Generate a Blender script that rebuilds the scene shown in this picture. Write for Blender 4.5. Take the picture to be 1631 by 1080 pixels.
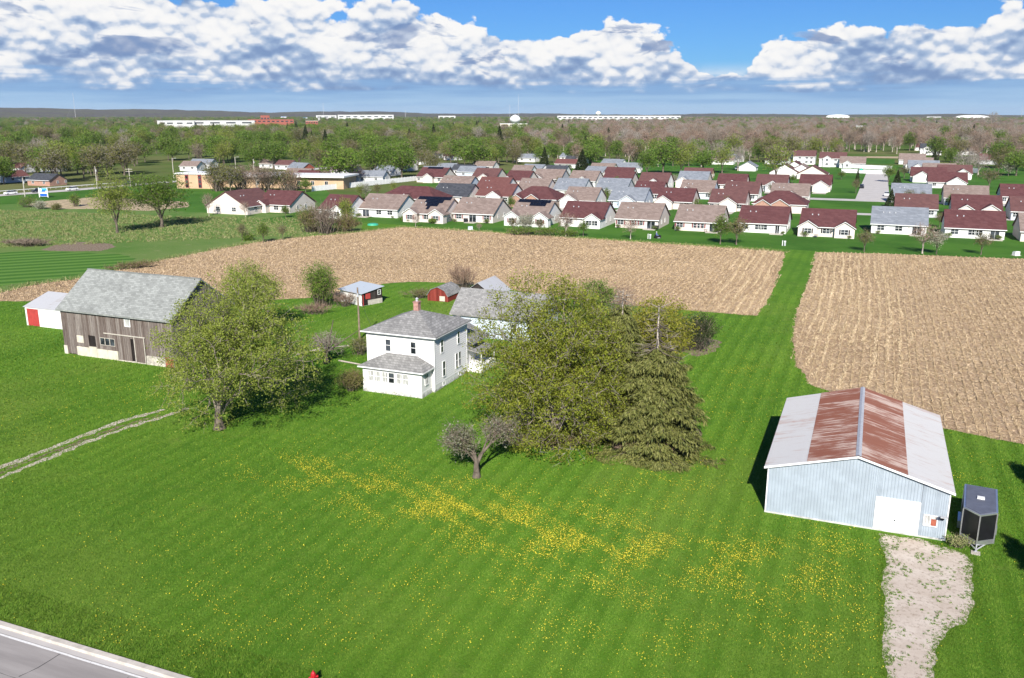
import bpy, bmesh, math, random, os
import numpy as np
from mathutils import Vector, Matrix

for o in list(bpy.data.objects): bpy.data.objects.remove(o)
S = bpy.context.scene
S.render.engine = 'CYCLES'
C = S.collection
rad = math.radians

# ------------------------------------------------------------------ camera
CAM_H = 31.0
FPX = 1390.0
PITCH = math.atan((540 - 181) / FPX)
cam_d = bpy.data.cameras.new('camera'); cam = bpy.data.objects.new('camera', cam_d); C.objects.link(cam)
cam.location = (0, 0, CAM_H); cam.rotation_euler = (math.pi/2 - PITCH, 0, 0)
cam_d.sensor_width = 36.0; cam_d.sensor_fit = 'HORIZONTAL'; cam_d.lens = 36.0*FPX/1631.0
cam_d.clip_start = 0.5; cam_d.clip_end = 60000
S.camera = cam
S.cycles.max_bounces = 4; S.cycles.diffuse_bounces = 2; S.cycles.glossy_bounces = 2; S.cycles.transmission_bounces = 2
S.cycles.caustics_reflective = False; S.cycles.caustics_refractive = False
S.render.resolution_x = 1024; S.render.resolution_y = 678

# ------------------------------------------------------------------ sun, sky, exposure
SUN_EL = rad(34); SHADOW_AZ = rad(4)
S.view_settings.view_transform = 'Standard'; S.view_settings.look = 'None'
S.view_settings.exposure = 0.58; S.view_settings.gamma = 1.0; S.view_settings.use_curve_mapping = False
sd = bpy.data.lights.new('sun', 'SUN'); sd.energy = 5.0; sd.angle = rad(0.5); sd.color = (1.0, 0.95, 0.87)
sun = bpy.data.objects.new('sun', sd); C.objects.link(sun); sun.location = (0, -50, 120)
ld = Vector((math.sin(SHADOW_AZ)*math.cos(SUN_EL), math.cos(SHADOW_AZ)*math.cos(SUN_EL), -math.sin(SUN_EL)))
sun.rotation_euler = ld.to_track_quat('-Z', 'Y').to_euler()

class NT:
    """small helper that wires shader nodes"""
    def __init__(s, tree, dim='3D'): s.dim = dim; s.t = tree; s.n = tree.nodes; s.l = tree.links
    def node(s, ty, **kw):
        n = s.n.new(ty)
        for k, v in kw.items(): setattr(n, k, v)
        return n
    def put(s, sock, v):
        if hasattr(v, 'is_linked') or hasattr(v, 'links'): s.l.new(v, sock)
        else: sock.default_value = v
    def m(s, op, a, b=0.0, c=0.0, clamp=False):
        n = s.n.new('ShaderNodeMath'); n.operation = op; n.use_clamp = clamp
        s.put(n.inputs[0], a); s.put(n.inputs[1], b); s.put(n.inputs[2], c); return n.outputs[0]
    def ss(s, v, lo, hi, a=0.0, b=1.0):
        n = s.n.new('ShaderNodeMapRange'); n.interpolation_type = 'SMOOTHSTEP'
        s.put(n.inputs[0], v); s.put(n.inputs[1], lo); s.put(n.inputs[2], hi); s.put(n.inputs[3], a); s.put(n.inputs[4], b)
        return n.outputs[0]
    def mix(s, f, a, b, blend='MIX'):
        n = s.n.new('ShaderNodeMix'); n.data_type = 'RGBA'; n.blend_type = blend
        s.put(n.inputs[0], f); s.put(n.inputs[6], c4(a)); s.put(n.inputs[7], c4(b)); return n.outputs[2]
    def noise(s, vec, scale, detail=4, rough=0.55, dist=0.0, out=0):
        n = s.n.new('ShaderNodeTexNoise'); n.noise_dimensions = s.dim; s.put(n.inputs['Vector'], vec)
        s.put(n.inputs['Scale'], scale); s.put(n.inputs['Detail'], detail); s.put(n.inputs['Roughness'], rough); s.put(n.inputs['Distortion'], dist)
        return n.outputs[out]
    def comb(s, x, y, z):
        n = s.n.new('ShaderNodeCombineXYZ'); s.put(n.inputs[0], x); s.put(n.inputs[1], y); s.put(n.inputs[2], z); return n.outputs[0]
    def sep(s, v):
        n = s.n.new('ShaderNodeSeparateXYZ'); s.put(n.inputs[0], v); return n.outputs
def c4(c):
    if isinstance(c, (tuple, list)) and len(c) == 3: return (*c, 1.0)
    return c

world = bpy.data.worlds.new('World'); S.world = world; world.use_nodes = True
def build_sky():
    t = world.node_tree; t.nodes.clear(); q = NT(t, '2D')
    world.cycles.sampling_method = 'MANUAL'; world.cycles.sample_map_resolution = 256
    sky = q.node('ShaderNodeTexSky', sky_type='NISHITA', sun_disc=False, sun_elevation=SUN_EL,
                 sun_rotation=rad(184), altitude=0.0, air_density=1.0, dust_density=0.1, ozone_density=2.0)
    skyc = q.mix(1.0, sky.outputs[0], (.25, .52, .98), 'MULTIPLY')
    tc = q.node('ShaderNodeTexCoord').outputs['Generated']
    x, y, z = q.sep(tc)
    el = q.m('MULTIPLY', q.m('ARCSINE', z), 57.2958)            # degrees above the horizon
    az = q.m('MULTIPLY', q.m('ARCTAN2', x, y), 57.2958)         # degrees right of the view axis
    # tops of the cloud bank along the horizon
    fc = q.node('ShaderNodeFloatCurve'); cv = fc.mapping.curves[0]
    pts = [(0,.80),(.05,.80),(.256,.73),(.394,.66),(.49,.57),(.61,.54),(.645,.48),(.67,.38),(.697,.27),(.726,.32),(.78,.46),(.835,.53),(.885,.59),(.95,.62),(1,.62)]
    cv.points[0].location = pts[0]; cv.points[1].location = pts[-1]
    for p in pts[1:-1]: cv.points.new(*p)
    fc.mapping.update()
    q.l.new(q.m('MULTIPLY_ADD', az, 1/66.0, 0.5, clamp=True), fc.inputs['Value'])
    T = q.m('MULTIPLY', fc.outputs[0], 9.0)
    def P(k, m, off=0.0, e=None):
        return q.comb(q.m('MULTIPLY_ADD', az, k/57.3, off), q.m('MULTIPLY_ADD', e if e is not None else el, m, off*0.37), 0.0)
    def billow(k, m, off, e=None):
        """rounded heads: distance to scattered centres, three sizes"""
        tot = None
        w = q.noise(P(k*2.2, m*2.2, off+9, e), 1.0, 4, .55, 0, 1)
        for i, (f, a) in enumerate(((1.0, .9), (2.1, .58), (4.6, .40))):
            v = q.node('ShaderNodeTexVoronoi', feature='F1', voronoi_dimensions='2D'); v.inputs['Scale'].default_value = 1.0
            va = q.node('ShaderNodeVectorMath', operation='MULTIPLY_ADD'); q.l.new(w, va.inputs[0]); va.inputs[1].default_value = (.55,.55,.55); q.l.new(P(k*f, m*f, off+i*3.3, e), va.inputs[2])
            q.l.new(va.outputs[0], v.inputs['Vector']); h = q.m('MULTIPLY', q.m('SUBTRACT', .5, v.outputs['Distance']), a)
            tot = h if tot is None else q.m('ADD', tot, h)
        return tot
    eu = q.m('ADD', el, .30); azs = .0
    b0 = billow(15, .38, 4.0); b1 = billow(15, .38, 4.0, eu)
    big = q.noise(P(6, .30, 3.1), 1.0, 3, .5); fine = q.noise(P(46, 1.2, 6.0), 1.0, 7, .62)
    body = q.m('ADD', b0, q.m('MULTIPLY', q.m('SUBTRACT', fine, .5), .9))
    dens = q.m('ADD', q.m('MULTIPLY', body, .95), q.m('MULTIPLY_ADD', q.m('SUBTRACT', big, .5), 2.2, q.m('MULTIPLY', q.m('SUBTRACT', T, el), .75)))
    alpha = q.ss(dens, -.03, .17)
    # a second, nearer layer of grey torn clouds in front of the bank
    near = q.noise(P(11, .62, 31.0), 1.0, 7, .56, .35)
    nearm = q.ss(q.m('ADD', near, q.m('MULTIPLY', q.m('ABSOLUTE', q.m('SUBTRACT', el, 4.3)), -.03)), .565, .64)
    # light: heads catch the sun above, undersides stay blue-grey
    lit = q.m('ADD', q.m('MULTIPLY', q.m('SUBTRACT', b0, b1), 2.1), q.m('MULTIPLY', body, .75))
    pat = q.noise(P(8, .45, 21.3), 1.0, 4, .5, .3)
    shade = q.m('ADD', lit, q.m('MULTIPLY', q.m('SUBTRACT', .56, pat), 3.0))
    hh = q.m('DIVIDE', q.m('SUBTRACT', el, 1.5), q.m('MAXIMUM', q.m('SUBTRACT', T, 1.5), .6))     # height within the bank
    shade = q.m('ADD', shade, q.m('MULTIPLY', q.m('SUBTRACT', q.m('MINIMUM', hh, 1.3), .5), 1.25))
    cr = q.node('ShaderNodeValToRGB'); e_ = cr.color_ramp.elements
    while len(e_) < 5: e_.new(.5)
    for i, (p_, c_) in enumerate(((0, (.23,.35,.60)), (.26, (.38,.51,.74)), (.52, (.58,.68,.85)), (.70, (.88,.91,.97)), (1.0, (1.06,1.05,1.04)))): e_[i].position = p_; e_[i].color = (*c_, 1)
    q.l.new(q.ss(shade, -1.15, 1.25), cr.inputs[0])
    ncol = q.mix(q.ss(q.m('ADD', q.m('MULTIPLY', q.m('SUBTRACT', b0, b1), 1.2), q.m('MULTIPLY', q.m('SUBTRACT', near, .6), -3.2)), -.45, .35), (.20,.31,.56), (.54,.64,.83))
    ccol = q.mix(q.m('MULTIPLY', nearm, .80), cr.outputs[0], ncol)
    alpha = q.m('MAXIMUM', alpha, q.m('MULTIPLY', q.m('MULTIPLY', nearm, q.ss(near, .60, .66)), q.ss(q.m('SUBTRACT', T, el), -1.6, 0.2)))
    # low rain haze under the bank
    lown = q.noise(P(7, 1.9, 5.0), 1.0, 5, .5)
    lowf = q.ss(q.m('MULTIPLY_ADD', q.m('SUBTRACT', lown, .5), 2.4, q.m('ADD', el, q.m('MULTIPLY', b0, .5))), 1.45, 2.35, 1.0, 0.0)
    band = q.mix(q.ss(q.m('MULTIPLY_ADD', q.m('SUBTRACT', lown, .5), 2.4, el), .2, 1.9), (.42, .64, .90), (.25, .45, .77))
    col_cloud = q.mix(lowf, ccol, band)
    a2 = q.m('MAXIMUM', alpha, q.m('MULTIPLY', q.ss(el, 1.5, 3.2, 1, 0), .96))
    b1_ = q.node('ShaderNodeBackground'); q.l.new(skyc, b1_.inputs[0]); b1_.inputs[1].default_value = 0.068
    b2 = q.node('ShaderNodeBackground'); q.l.new(col_cloud, b2.inputs[0]); b2.inputs[1].default_value = 0.61
    mx = q.node('ShaderNodeMixShader'); q.l.new(a2, mx.inputs[0]); q.l.new(b1_.outputs[0], mx.inputs[1]); q.l.new(b2.outputs[0], mx.inputs[2])
    out = q.node('ShaderNodeOutputWorld'); q.l.new(mx.outputs[0], out.inputs[0])
build_sky()

# ------------------------------------------------------------------ frames of reference
GRID = rad(22.2)                       # lot lines, house and rows run on this grid
E1 = (math.cos(GRID), -math.sin(GRID)); E2 = (math.sin(GRID), math.cos(GRID))
def W(x, y): return (x*E1[0] + y*E2[0], x*E1[1] + y*E2[1])          # lot grid -> world
sp_, cp_ = math.sin(PITCH), math.cos(PITCH)
def G(px, py, z=0.0):                  # place on the ground seen at a photo point
    u = (px - 815.5)/FPX; v = (540 - py)/FPX
    t = (z - CAM_H)/(-sp_ + v*cp_)
    return (u*t, (cp_ + v*sp_)*t)
def Lg(px, py, z=0.0):
    g = G(px, py, z); return (g[0]*E1[0] + g[1]*E1[1], g[0]*E2[0] + g[1]*E2[1])
def HT(bx, by, x, y):                  # height of something over a ground point
    g = G(bx, by); u = (x-815.5)/FPX; v = (540-y)/FPX
    return CAM_H + (-sp_ + v*cp_)*g[1]/(cp_ + v*sp_)

# ------------------------------------------------------------------ materials
def new_mat(name):
    m = bpy.data.materials.new(name); m.use_nodes = True; m.node_tree.nodes.clear(); return m, NT(m.node_tree)
def finish(q, col, rough=.8, bump=None, bstr=.3, bdist=.05, metal=0.0, spec=.3, transl=0.0):
    p = q.node('ShaderNodeBsdfPrincipled'); q.put(p.inputs['Base Color'], c4(col)); q.put(p.inputs['Roughness'], rough)
    p.inputs['Metallic'].default_value = metal; p.inputs['Specular IOR Level'].default_value = spec
    if bump is not None:
        b = q.node('ShaderNodeBump'); b.inputs['Strength'].default_value = bstr; b.inputs['Distance'].default_value = bdist
        q.l.new(bump, b.inputs['Height']); q.l.new(b.outputs[0], p.inputs['Normal'])
    sh = p.outputs[0]
    if transl > 0:
        tr = q.node('ShaderNodeBsdfTranslucent'); q.put(tr.inputs[0], c4(col))
        mx = q.node('ShaderNodeMixShader'); mx.inputs[0].default_value = transl
        q.l.new(sh, mx.inputs[1]); q.l.new(tr.outputs[0], mx.inputs[2]); sh = mx.outputs[0]
    o = q.node('ShaderNodeOutputMaterial'); q.l.new(sh, o.inputs[0])
def pos(q, scale=(1,1,1), grid=True):
    g = q.node('ShaderNodeNewGeometry').outputs['Position']
    mp = q.node('ShaderNodeMapping'); q.l.new(g, mp.inputs[0])
    if grid: mp.inputs['Rotation'].default_value = (0, 0, GRID)
    v = q.node('ShaderNodeVectorMath', operation='MULTIPLY'); q.l.new(mp.outputs[0], v.inputs[0]); v.inputs[1].default_value = scale
    return v.outputs[0]
def simple(name, c, rough=.7, var=.15, scale=2.0, bump=.0, metal=0.0, spec=.3, stretch=(1,1,1)):
    m, q = new_mat(name); v = pos(q, stretch)
    n = q.noise(v, scale, 5, .6)
    lo = tuple(a*(1-var) for a in c); hi = tuple(min(1, a*(1+var)) for a in c)
    col = q.mix(q.ss(n, .3, .7), lo, hi)
    finish(q, col, rough, n if bump else None, bump, .04, metal, spec)
    return m
def leafmat(name, cols, transl=.38, rough=.6):
    m, q = new_mat(name)
    r = q.node('ShaderNodeNewGeometry').outputs['Random Per Island']
    cr = q.node('ShaderNodeValToRGB'); cr.color_ramp.interpolation = 'LINEAR'
    el = cr.color_ramp.elements
    while len(el) < len(cols): el.new(.5)
    for i, c in enumerate(cols): el[i].position = i/(len(cols)-1); el[i].color = (*c, 1)
    q.l.new(r, cr.inputs[0])
    oi = q.node('ShaderNodeObjectInfo').outputs['Random']
    n = q.noise(pos(q), .35, 3, .5)
    col = q.mix(q.m('MULTIPLY', q.ss(n, .35, .65), .22), cr.outputs[0], q.mix(1.0, cr.outputs[0], (.7,.72,.55), 'MULTIPLY'))
    col = q.mix(q.m('MULTIPLY', oi, .35), col, q.mix(1.0, col, (1.06, .93, .85), 'MULTIPLY'))
    finish(q, col, rough, spec=.2, transl=transl)
    return m
M = {}
def setup_materials():
    # lawns
    m, q = new_mat('lawn'); v = pos(q)
    x, y, z = q.sep(v)
    n1 = q.noise(v, .06, 4, .6); n2 = q.noise(v, .9, 5, .65); n3 = q.noise(v, 9, 4, .7)
    st = q.m('SINE', q.m('MULTIPLY', q.m('ADD', x, q.m('MULTIPLY', n1, 1.2)), 2*math.pi/1.9))
    c = q.mix(q.ss(n1, .3, .7), (.070, .178, .014), (.120, .245, .022))
    c = q.mix(q.m('MULTIPLY', q.ss(n2, .4, .75), .55), c, (.165, .265, .036))
    c = q.mix(q.m('MULTIPLY', q.ss(st, -.3, .9), .34), c, (.050, .138, .010))
    c = q.mix(q.m('MULTIPLY', q.ss(n3, .5, .8), .5), c, (.034, .105, .008))
    c = q.mix(q.m('MULTIPLY', q.ss(q.noise(v, .22, 6, .7), .56, .78), .55), c, (.20, .235, .055)); c = q.mix(q.m('MULTIPLY', q.ss(q.noise(pos(q, (1, .25, 1)), .16, 4, .6), .50, .70), .45), c, (.055, .150, .012))
    big = q.noise(v, .028, 5, .6, .6); c = q.mix(q.m('MULTIPLY', q.ss(big, .47, .66), .55), c, (.190, .262, .046)); c = q.mix(q.m('MULTIPLY', q.ss(q.noise(v, .11, 5, .65, .4), .56, .72), .5), c, (.040, .125, .010))
    finish(q, c, .9, n3, .6, .08, spec=.1); M['lawn'] = m
    m, q = new_mat('town_lawn'); v = pos(q)
    n1 = q.noise(v, .05, 4, .6); n2 = q.noise(v, .6, 5, .65)
    c = q.mix(q.ss(n1, .35, .65), (.040, .122, .012), (.068, .172, .020)); c = q.mix(q.m('MULTIPLY', q.ss(n2, .45, .75), .4), c, (.10, .16, .03))
    finish(q, c, .9, n2, .4, .1, spec=.1); M['town_lawn'] = m
    m, q = new_mat('meadow'); v = pos(q)
    n1 = q.noise(v, .045, 5, .65); n2 = q.noise(v, .35, 6, .7); n3 = q.noise(v, 2.2, 4, .7)
    c = q.mix(q.ss(n1, .32, .62), (.090, .185, .034), (.140, .215, .055))
    c = q.mix(q.m('MULTIPLY', q.ss(n2, .55, .76), .6), c, (.30, .27, .15))
    c = q.mix(q.m('MULTIPLY', q.ss(n3, .5, .8), .5), c, (.07, .12, .025))
    finish(q, c, .95, n3, .8, .25, spec=.1); M['meadow'] = m
    m, q = new_mat('mown'); v = pos(q, grid=False)
    x, y, z = q.sep(v); n = q.noise(v, .12, 4, .6)
    u = q.m('ADD', q.m('MULTIPLY', x, -.39), q.m('MULTIPLY', y, .92))
    st = q.m('SINE', q.m('MULTIPLY', q.m('ADD', u, q.m('MULTIPLY', n, .8)), 2*math.pi/4.1))
    c = q.mix(q.ss(st, -.55, .55), (.052, .145, .018), (.115, .225, .040)); c = q.mix(q.m('MULTIPLY', q.ss(q.noise(v, 1.6, 5, .7), .45, .8), .4), c, (.05, .11, .02))
    finish(q, c, .9, n, .3, .1, spec=.1); M['mown'] = m
    # corn stubble soil
    m, q = new_mat('stubble_soil'); v = pos(q); vx = pos(q, (1, .14, 1))
    n1 = q.noise(v, .045, 5, .6); n2 = q.noise(v, 1.3, 6, .75); n3 = q.noise(v, 7, 4, .75)
    x, y, z = q.sep(v)
    row = q.m('SINE', q.m('MULTIPLY', q.m('ADD', x, q.m('MULTIPLY', q.noise(v, .08, 2, .5), 3.0)), 2*math.pi/.95))
    c = q.mix(q.ss(n1, .33, .66), (.37, .26, .165), (.49, .36, .235))
    c = q.mix(q.m('MULTIPLY', q.ss(n2, .45, .72), .8), c, (.19, .125, .080))
    c = q.mix(q.m('MULTIPLY', q.ss(n3, .52, .75), .6), c, (.52, .39, .25))
    c = q.mix(q.m('MULTIPLY', q.ss(row, .3, .95), .35), c, (.58, .45, .29)); c = q.mix(q.m('MULTIPLY', q.ss(q.noise(pos(q, (1, .3, 1)), .03, 4, .55), .52, .68), .5), c, (.24, .17, .115))
    c = q.mix(q.m('MULTIPLY', q.ss(q.noise(v, .13, 5, .7), .66, .78), .5), c, (.15, .19, .05))
    finish(q, c, .95, n3, .7, .1, spec=.05); M['soil'] = m
    # land further off
    m, q = new_mat('far_land'); v = pos(q)
    n1 = q.noise(v, .006, 6, .65); n2 = q.noise(v, .05, 5, .7)
    c = q.mix(q.ss(n1, .35, .65), (.070, .135, .026), (.155, .165, .065)); c = q.mix(q.m('MULTIPLY', q.ss(n2, .45, .7), .6), c, (.11, .10, .05))
    finish(q, c, 1.0, spec=.0); M['far_land'] = m
    m, q = new_mat('hill'); v = pos(q)
    n1 = q.noise(v, .004, 7, .7); n2 = q.noise(v, .03, 5, .7)
    c = q.mix(q.ss(n1, .4, .62), (.105, .092, .090), (.125, .125, .075)); c = q.mix(q.m('MULTIPLY', q.ss(n2, .45, .7), .7), c, (.045, .042, .045))
    finish(q, c, 1.0, n2, 1.0, 6.0, spec=0); M['hill'] = m
    # gravel
    m, q = new_mat('gravel'); v = pos(q)
    n1 = q.noise(v, .5, 5, .6); n2 = q.noise(v, 3.5, 6, .75); n3 = q.noise(v, 22, 3, .8)
    c = q.mix(q.ss(n1, .3, .7), (.50, .42, .345), (.62, .545, .465)); c = q.mix(q.m('MULTIPLY', q.ss(n2, .50, .68), .8), c, (.25, .185, .135)); c = q.mix(q.m('MULTIPLY', q.ss(q.noise(v, .9, 5, .65), .56, .70), .6), c, (.30, .23, .165))
    c = q.mix(q.m('MULTIPLY', q.ss(n3, .5, .8), .35), c, (.35, .30, .26))
    finish(q, c, .95, n3, .5, .03, spec=.1); M['gravel'] = m
    m, q = new_mat('dirt'); v = pos(q); n2 = q.noise(v, 2.5, 6, .75)
    c = q.mix(q.ss(n2, .35, .7), (.14, .10, .065), (.34, .28, .21)); finish(q, c, .95, n2, .6, .05, spec=.05); M['dirt'] = m
    # road
    m, q = new_mat('road'); v = pos(q); n1 = q.noise(pos(q, (.15, 1.2, 1)), .8, 5, .6); n2 = q.noise(v, 18, 3, .8)
    c = q.mix(q.ss(n1, .3, .7), (.270, .248, .232), (.355, .328, .306)); c = q.mix(q.m('MULTIPLY', q.ss(n2, .5, .8), .25), c, (.16,.155,.15))
    finish(q, c, .85, n2, .2, .01, spec=.2); M['road'] = m
    M['concrete'] = simple('concrete', (.50, .46, .40), .9, .16, 1.5, .15)
    M['street'] = simple('street', (.50, .47, .44), .9, .08, .3)
    M['line'] = simple('line_paint', (.72, .71, .68), .7, .12, 6)
    M['crack'] = simple('crack', (.05, .05, .05), .9, .2, 3)
    # roofs
    def shingle(name, a, b, course=.16, wid=.5, dark=.6, streak=.4):
        m, q = new_mat(name); v = pos(q); x, y, z = q.sep(v)
        bt = q.node('ShaderNodeTexBrick'); q.l.new(q.comb(q.m('ADD', x, q.m('MULTIPLY', y, .73)), z, 0.0), bt.inputs['Vector'])
        bt.inputs['Scale'].default_value = 1.0; bt.inputs['Brick Width'].default_value = wid; bt.inputs['Row Height'].default_value = course
        bt.inputs['Mortar Size'].default_value = .008; bt.inputs['Bias'].default_value = 0.0
        bt.inputs['Color1'].default_value = (*a, 1); bt.inputs['Color2'].default_value = (*b, 1); bt.inputs['Mortar'].default_value = (*[k*dark for k in a], 1)
        n = q.noise(pos(q, (1, 1, .5)), .5, 6, .7); n2 = q.noise(v, 5, 4, .7)
        c = q.mix(q.m('MULTIPLY', q.ss(n, .42, .72), streak), bt.outputs[0], tuple(k*.55 for k in a))
        c = q.mix(q.m('MULTIPLY', q.ss(n2, .5, .8), .35), c, tuple(min(1, k*1.35) for k in b))
        finish(q, c, .9, q.m('ADD', bt.outputs['Fac'], n2), .35, .02, spec=.15); M[name] = m
    shingle('roof_grey_old', (.215, .212, .205), (.345, .34, .325), .15, .35, .55, .5)
    shingle('roof_barn', (.225, .235, .222), (.335, .35, .33), .17, .5, .62, .4)
    shingle('roof_maroon', (.100, .040, .041), (.132, .057, .057), .3, .9, .7, .25)
    shingle('roof_brick', (.138, .058, .053), (.166, .074, .067), .3, .9, .7, .25)
    shingle('roof_brown', (.118, .058, .056), (.152, .076, .070), .3, .9, .7, .25)
    shingle('roof_taupe', (.205, .155, .132), (.275, .215, .188), .3, .9, .65, .3)
    shingle('roof_slate', (.185, .205, .232), (.255, .275, .305), .3, .9, .7, .3)
    shingle('roof_charcoal', (.050, .055, .065), (.080, .085, .098), .3, .9, .7, .3)
    # walls
    M['white'] = simple('white_siding', (.80, .79, .77), .6, .05, .8)
    M['pinkish'] = simple('beige_siding', (.70, .62, .57), .65, .05, .8)
    M['cream'] = simple('cream_siding', (.72, .66, .55), .65, .06, .8)
    M['greysiding'] = simple('grey_siding', (.52, .52, .54), .65, .06, .8)
    M['bluegrey'] = simple('bluegrey_siding', (.55, .62, .70), .65, .06, .8)
    M['brickface'] = simple('brick_face', (.42, .25, .19), .85, .2, 3)
    M['brickred'] = simple('red_brick', (.33, .10, .07), .85, .25, 1.2)
    M['tan'] = simple('tan_wall', (.55, .38, .24), .8, .1, .3)
    M['farwhite'] = simple('pale_cladding', (.62, .62, .61), .7, .1, .02)
    M['course_shade'] = simple('painted_course_shade', (.10, .10, .10), .9, .3, 2)  # dark tone that paints the shadow lines under the siding courses
    M['trim'] = simple('white_trim', (.80, .80, .79), .55, .04, 2)
    M['maroon_paint'] = simple('maroon_paint', (.20, .035, .045), .6, .1, 2)
    M['black_paint'] = simple('black_paint', (.02, .02, .022), .5, .2, 2)
    M['solar'] = simple('solar_panel', (.008, .010, .018), .25, .3, 1, spec=.5)
    m, q = new_mat('glass'); finish(q, q.mix(q.ss(q.noise(pos(q), .7, 2, .5), .4, .6), (.012, .015, .02), (.06, .07, .085)), .08, spec=.6); M['glass'] = m
    m, q = new_mat('curtain_glass'); finish(q, q.mix(q.ss(q.noise(pos(q, (6, 6, .6)), 1.0, 3, .6), .45, .6), (.32, .32, .31), (.62, .62, .60)), .15, spec=.5); M['curtain'] = m
    M['foundation'] = simple('foundation', (.55, .54, .51), .9, .3, 1.6, .3)
    m, q = new_mat('house_siding'); v = pos(q)
    n = q.noise(pos(q, (1, 1, 3)), 1.4, 6, .7); n2 = q.noise(v, 6, 4, .7)
    c = q.mix(q.m('MULTIPLY', q.ss(n, .52, .75), .35), (.80, .79, .775), (.55, .55, .54)); c = q.mix(q.m('MULTIPLY', q.ss(n2, .62, .8), .4), c, (.42, .41, .40))
    finish(q, c, .7, n2, .15, .01, spec=.2); M['house_siding'] = m
    m, q = new_mat('stained_base'); v = pos(q); x, y, z = q.sep(v)
    n = q.noise(v, 2.2, 6, .75)
    c = q.mix(q.ss(q.m('MULTIPLY_ADD', z, -.35, n), .33, .55), (.74, .735, .72), (.33, .32, .30)); finish(q, c, .9, n, .4, .02); M['stained'] = m
    # weathered boards
    def boards(name, a, b, dk):
        m, q = new_mat(name); oi = q.node('ShaderNodeObjectInfo').outputs['Random']
        v = pos(q, (9, 9, .45)); n = q.noise(v, 1.0, 6, .75); n2 = q.noise(pos(q, (14, 14, 1.3)), 1.0, 4, .7)
        c = q.mix(q.ss(n, .3, .7), a, b); c = q.mix(q.m('MULTIPLY', q.ss(n2, .52, .75), .75), c, dk)
        c = q.mix(q.m('MULTIPLY', oi, .9), c, q.mix(1.0, c, (.46, .39, .37), 'MULTIPLY'))
        finish(q, c, .9, n2, .5, .02, spec=.1); M[name] = m
    boards('barnwood', (.160, .132, .116), (.325, .288, .262), (.036, .026, .023))
    boards('darkwood', (.045, .038, .035), (.085, .075, .07), (.015, .012, .012))
    boards('redwood', (.26, .045, .035), (.36, .085, .065), (.11, .03, .025))
    M['interior_shade'] = simple('painted_interior_shade', (.018, .014, .013), .95, .3, 1)  # near-black colour standing in for the shade of unlit interiors
    M['creamblock'] = simple('cream_block', (.60, .55, .45), .9, .14, 1.2, .2)
    M['rubble'] = simple('rubble_stone', (.50, .46, .39), .95, .35, 1.8, .8)
    M['redpaint'] = simple('red_paint', (.42, .055, .05), .6, .12, 2)
    M['rustdoor'] = simple('rust_door', (.35, .10, .06), .8, .25, 2)
    M['chimney'] = simple('chimney_brick', (.36, .20, .17), .9, .3, 3, .3)
    # metal sheets
    def sheet(name, a, b, r, amt, sx=.35, sy=5.5):
        m, q = new_mat(name); v = pos(q, (sx, sy, sx)); n = q.noise(v, 1.0, 6, .7); n2 = q.noise(pos(q), .35, 4, .6); n3 = q.noise(pos(q, (1.2, 9, 1.2)), 1.0, 5, .7)
        oi = q.node('ShaderNodeObjectInfo').outputs['Random']
        f = q.m('ADD', n, q.m('ADD', q.m('MULTIPLY', q.m('SUBTRACT', n2, .5), .5), q.m('MULTIPLY', q.m('SUBTRACT', oi, .5), .18)))
        c = q.mix(q.ss(f, .5-amt, .72-amt), a, r); c = q.mix(q.m('MULTIPLY', q.ss(n3, .5, .8), .5), c, b)
        finish(q, c, .62, n3, .1, .01, metal=.0, spec=.35); M[name] = m
    sheet('roof_rust', (.40, .31, .27), (.255, .098, .056), (.185, .066, .040), .17)
    sheet('roof_galv', (.41, .41, .415), (.32, .295, .285), (.33, .25, .225), -.03)
    sheet('roof_coop', (.45, .50, .55), (.36, .40, .44), (.30, .22, .18), -.12)
    sheet('roof_shedlight', (.46, .465, .475), (.36, .36, .37), (.36, .33, .31), -.05)
    M['shedwall'] = simple('pale_blue_metal', (.365, .42, .475), .5, .08, 1.0, spec=.4)
    M['galv'] = simple('galvanised', (.46, .47, .49), .55, .12, 4, metal=.15, spec=.4)
    M['doorwhite'] = simple('door_white', (.82, .82, .81), .45, .03, 2)
    M['trailer_black'] = simple('trailer_black', (.012, .012, .014), .3, .2, 3, spec=.5)
    M['trailer_roof'] = simple('trailer_roof', (.115, .125, .16), .55, .12, 2)
    M['chrome'] = simple('aluminium_trim', (.66, .67, .69), .28, .08, 3, metal=.8, spec=.5)
    M['tyre'] = simple('tyre', (.02, .02, .02), .85, .2, 5)
    # vegetation
    M['bark'] = simple('bark', (.135, .110, .085), .95, .35, 3, .6, stretch=(1, 1, .4))
    M['bark_limb'] = simple('limb_bark', (.245, .205, .165), .95, .3, 3, .5)
    M['bark_pale'] = simple('pale_bark', (.40, .35, .30), .95, .25, 3, .4, stretch=(1, 1, .4))
    M['bark_dark'] = simple('dark_bark', (.065, .05, .042), .95, .3, 3, .6)
    M['lf_maple'] = leafmat('leaf_maple', [(.128, .168, .017), (.240, .280, .028), (.340, .375, .048), (.180, .225, .023), (.165, .135, .036)])
    M['lf_left'] = leafmat('leaf_spring', [(.125, .180, .024), (.235, .300, .044), (.345, .400, .085), (.175, .235, .032)])
    M['lf_yellow'] = leafmat('leaf_yellowgreen', [(.17, .185, .022), (.27, .275, .035), (.36, .33, .055)])
    M['lf_green'] = leafmat('leaf_green', [(.080, .160, .020), (.145, .245, .032), (.215, .310, .055)])
    M['lf_dark'] = leafmat('leaf_dark', [(.022, .040, .013), (.048, .068, .022), (.075, .09, .035)])
    M['lf_olive'] = leafmat('leaf_olive', [(.125, .140, .034), (.190, .205, .056), (.245, .240, .085), (.14, .12, .055)])
    M['lf_spruce'] = leafmat('needles', [(.095, .118, .028), (.168, .186, .050), (.235, .244, .080), (.068, .090, .023)], .12)
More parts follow.
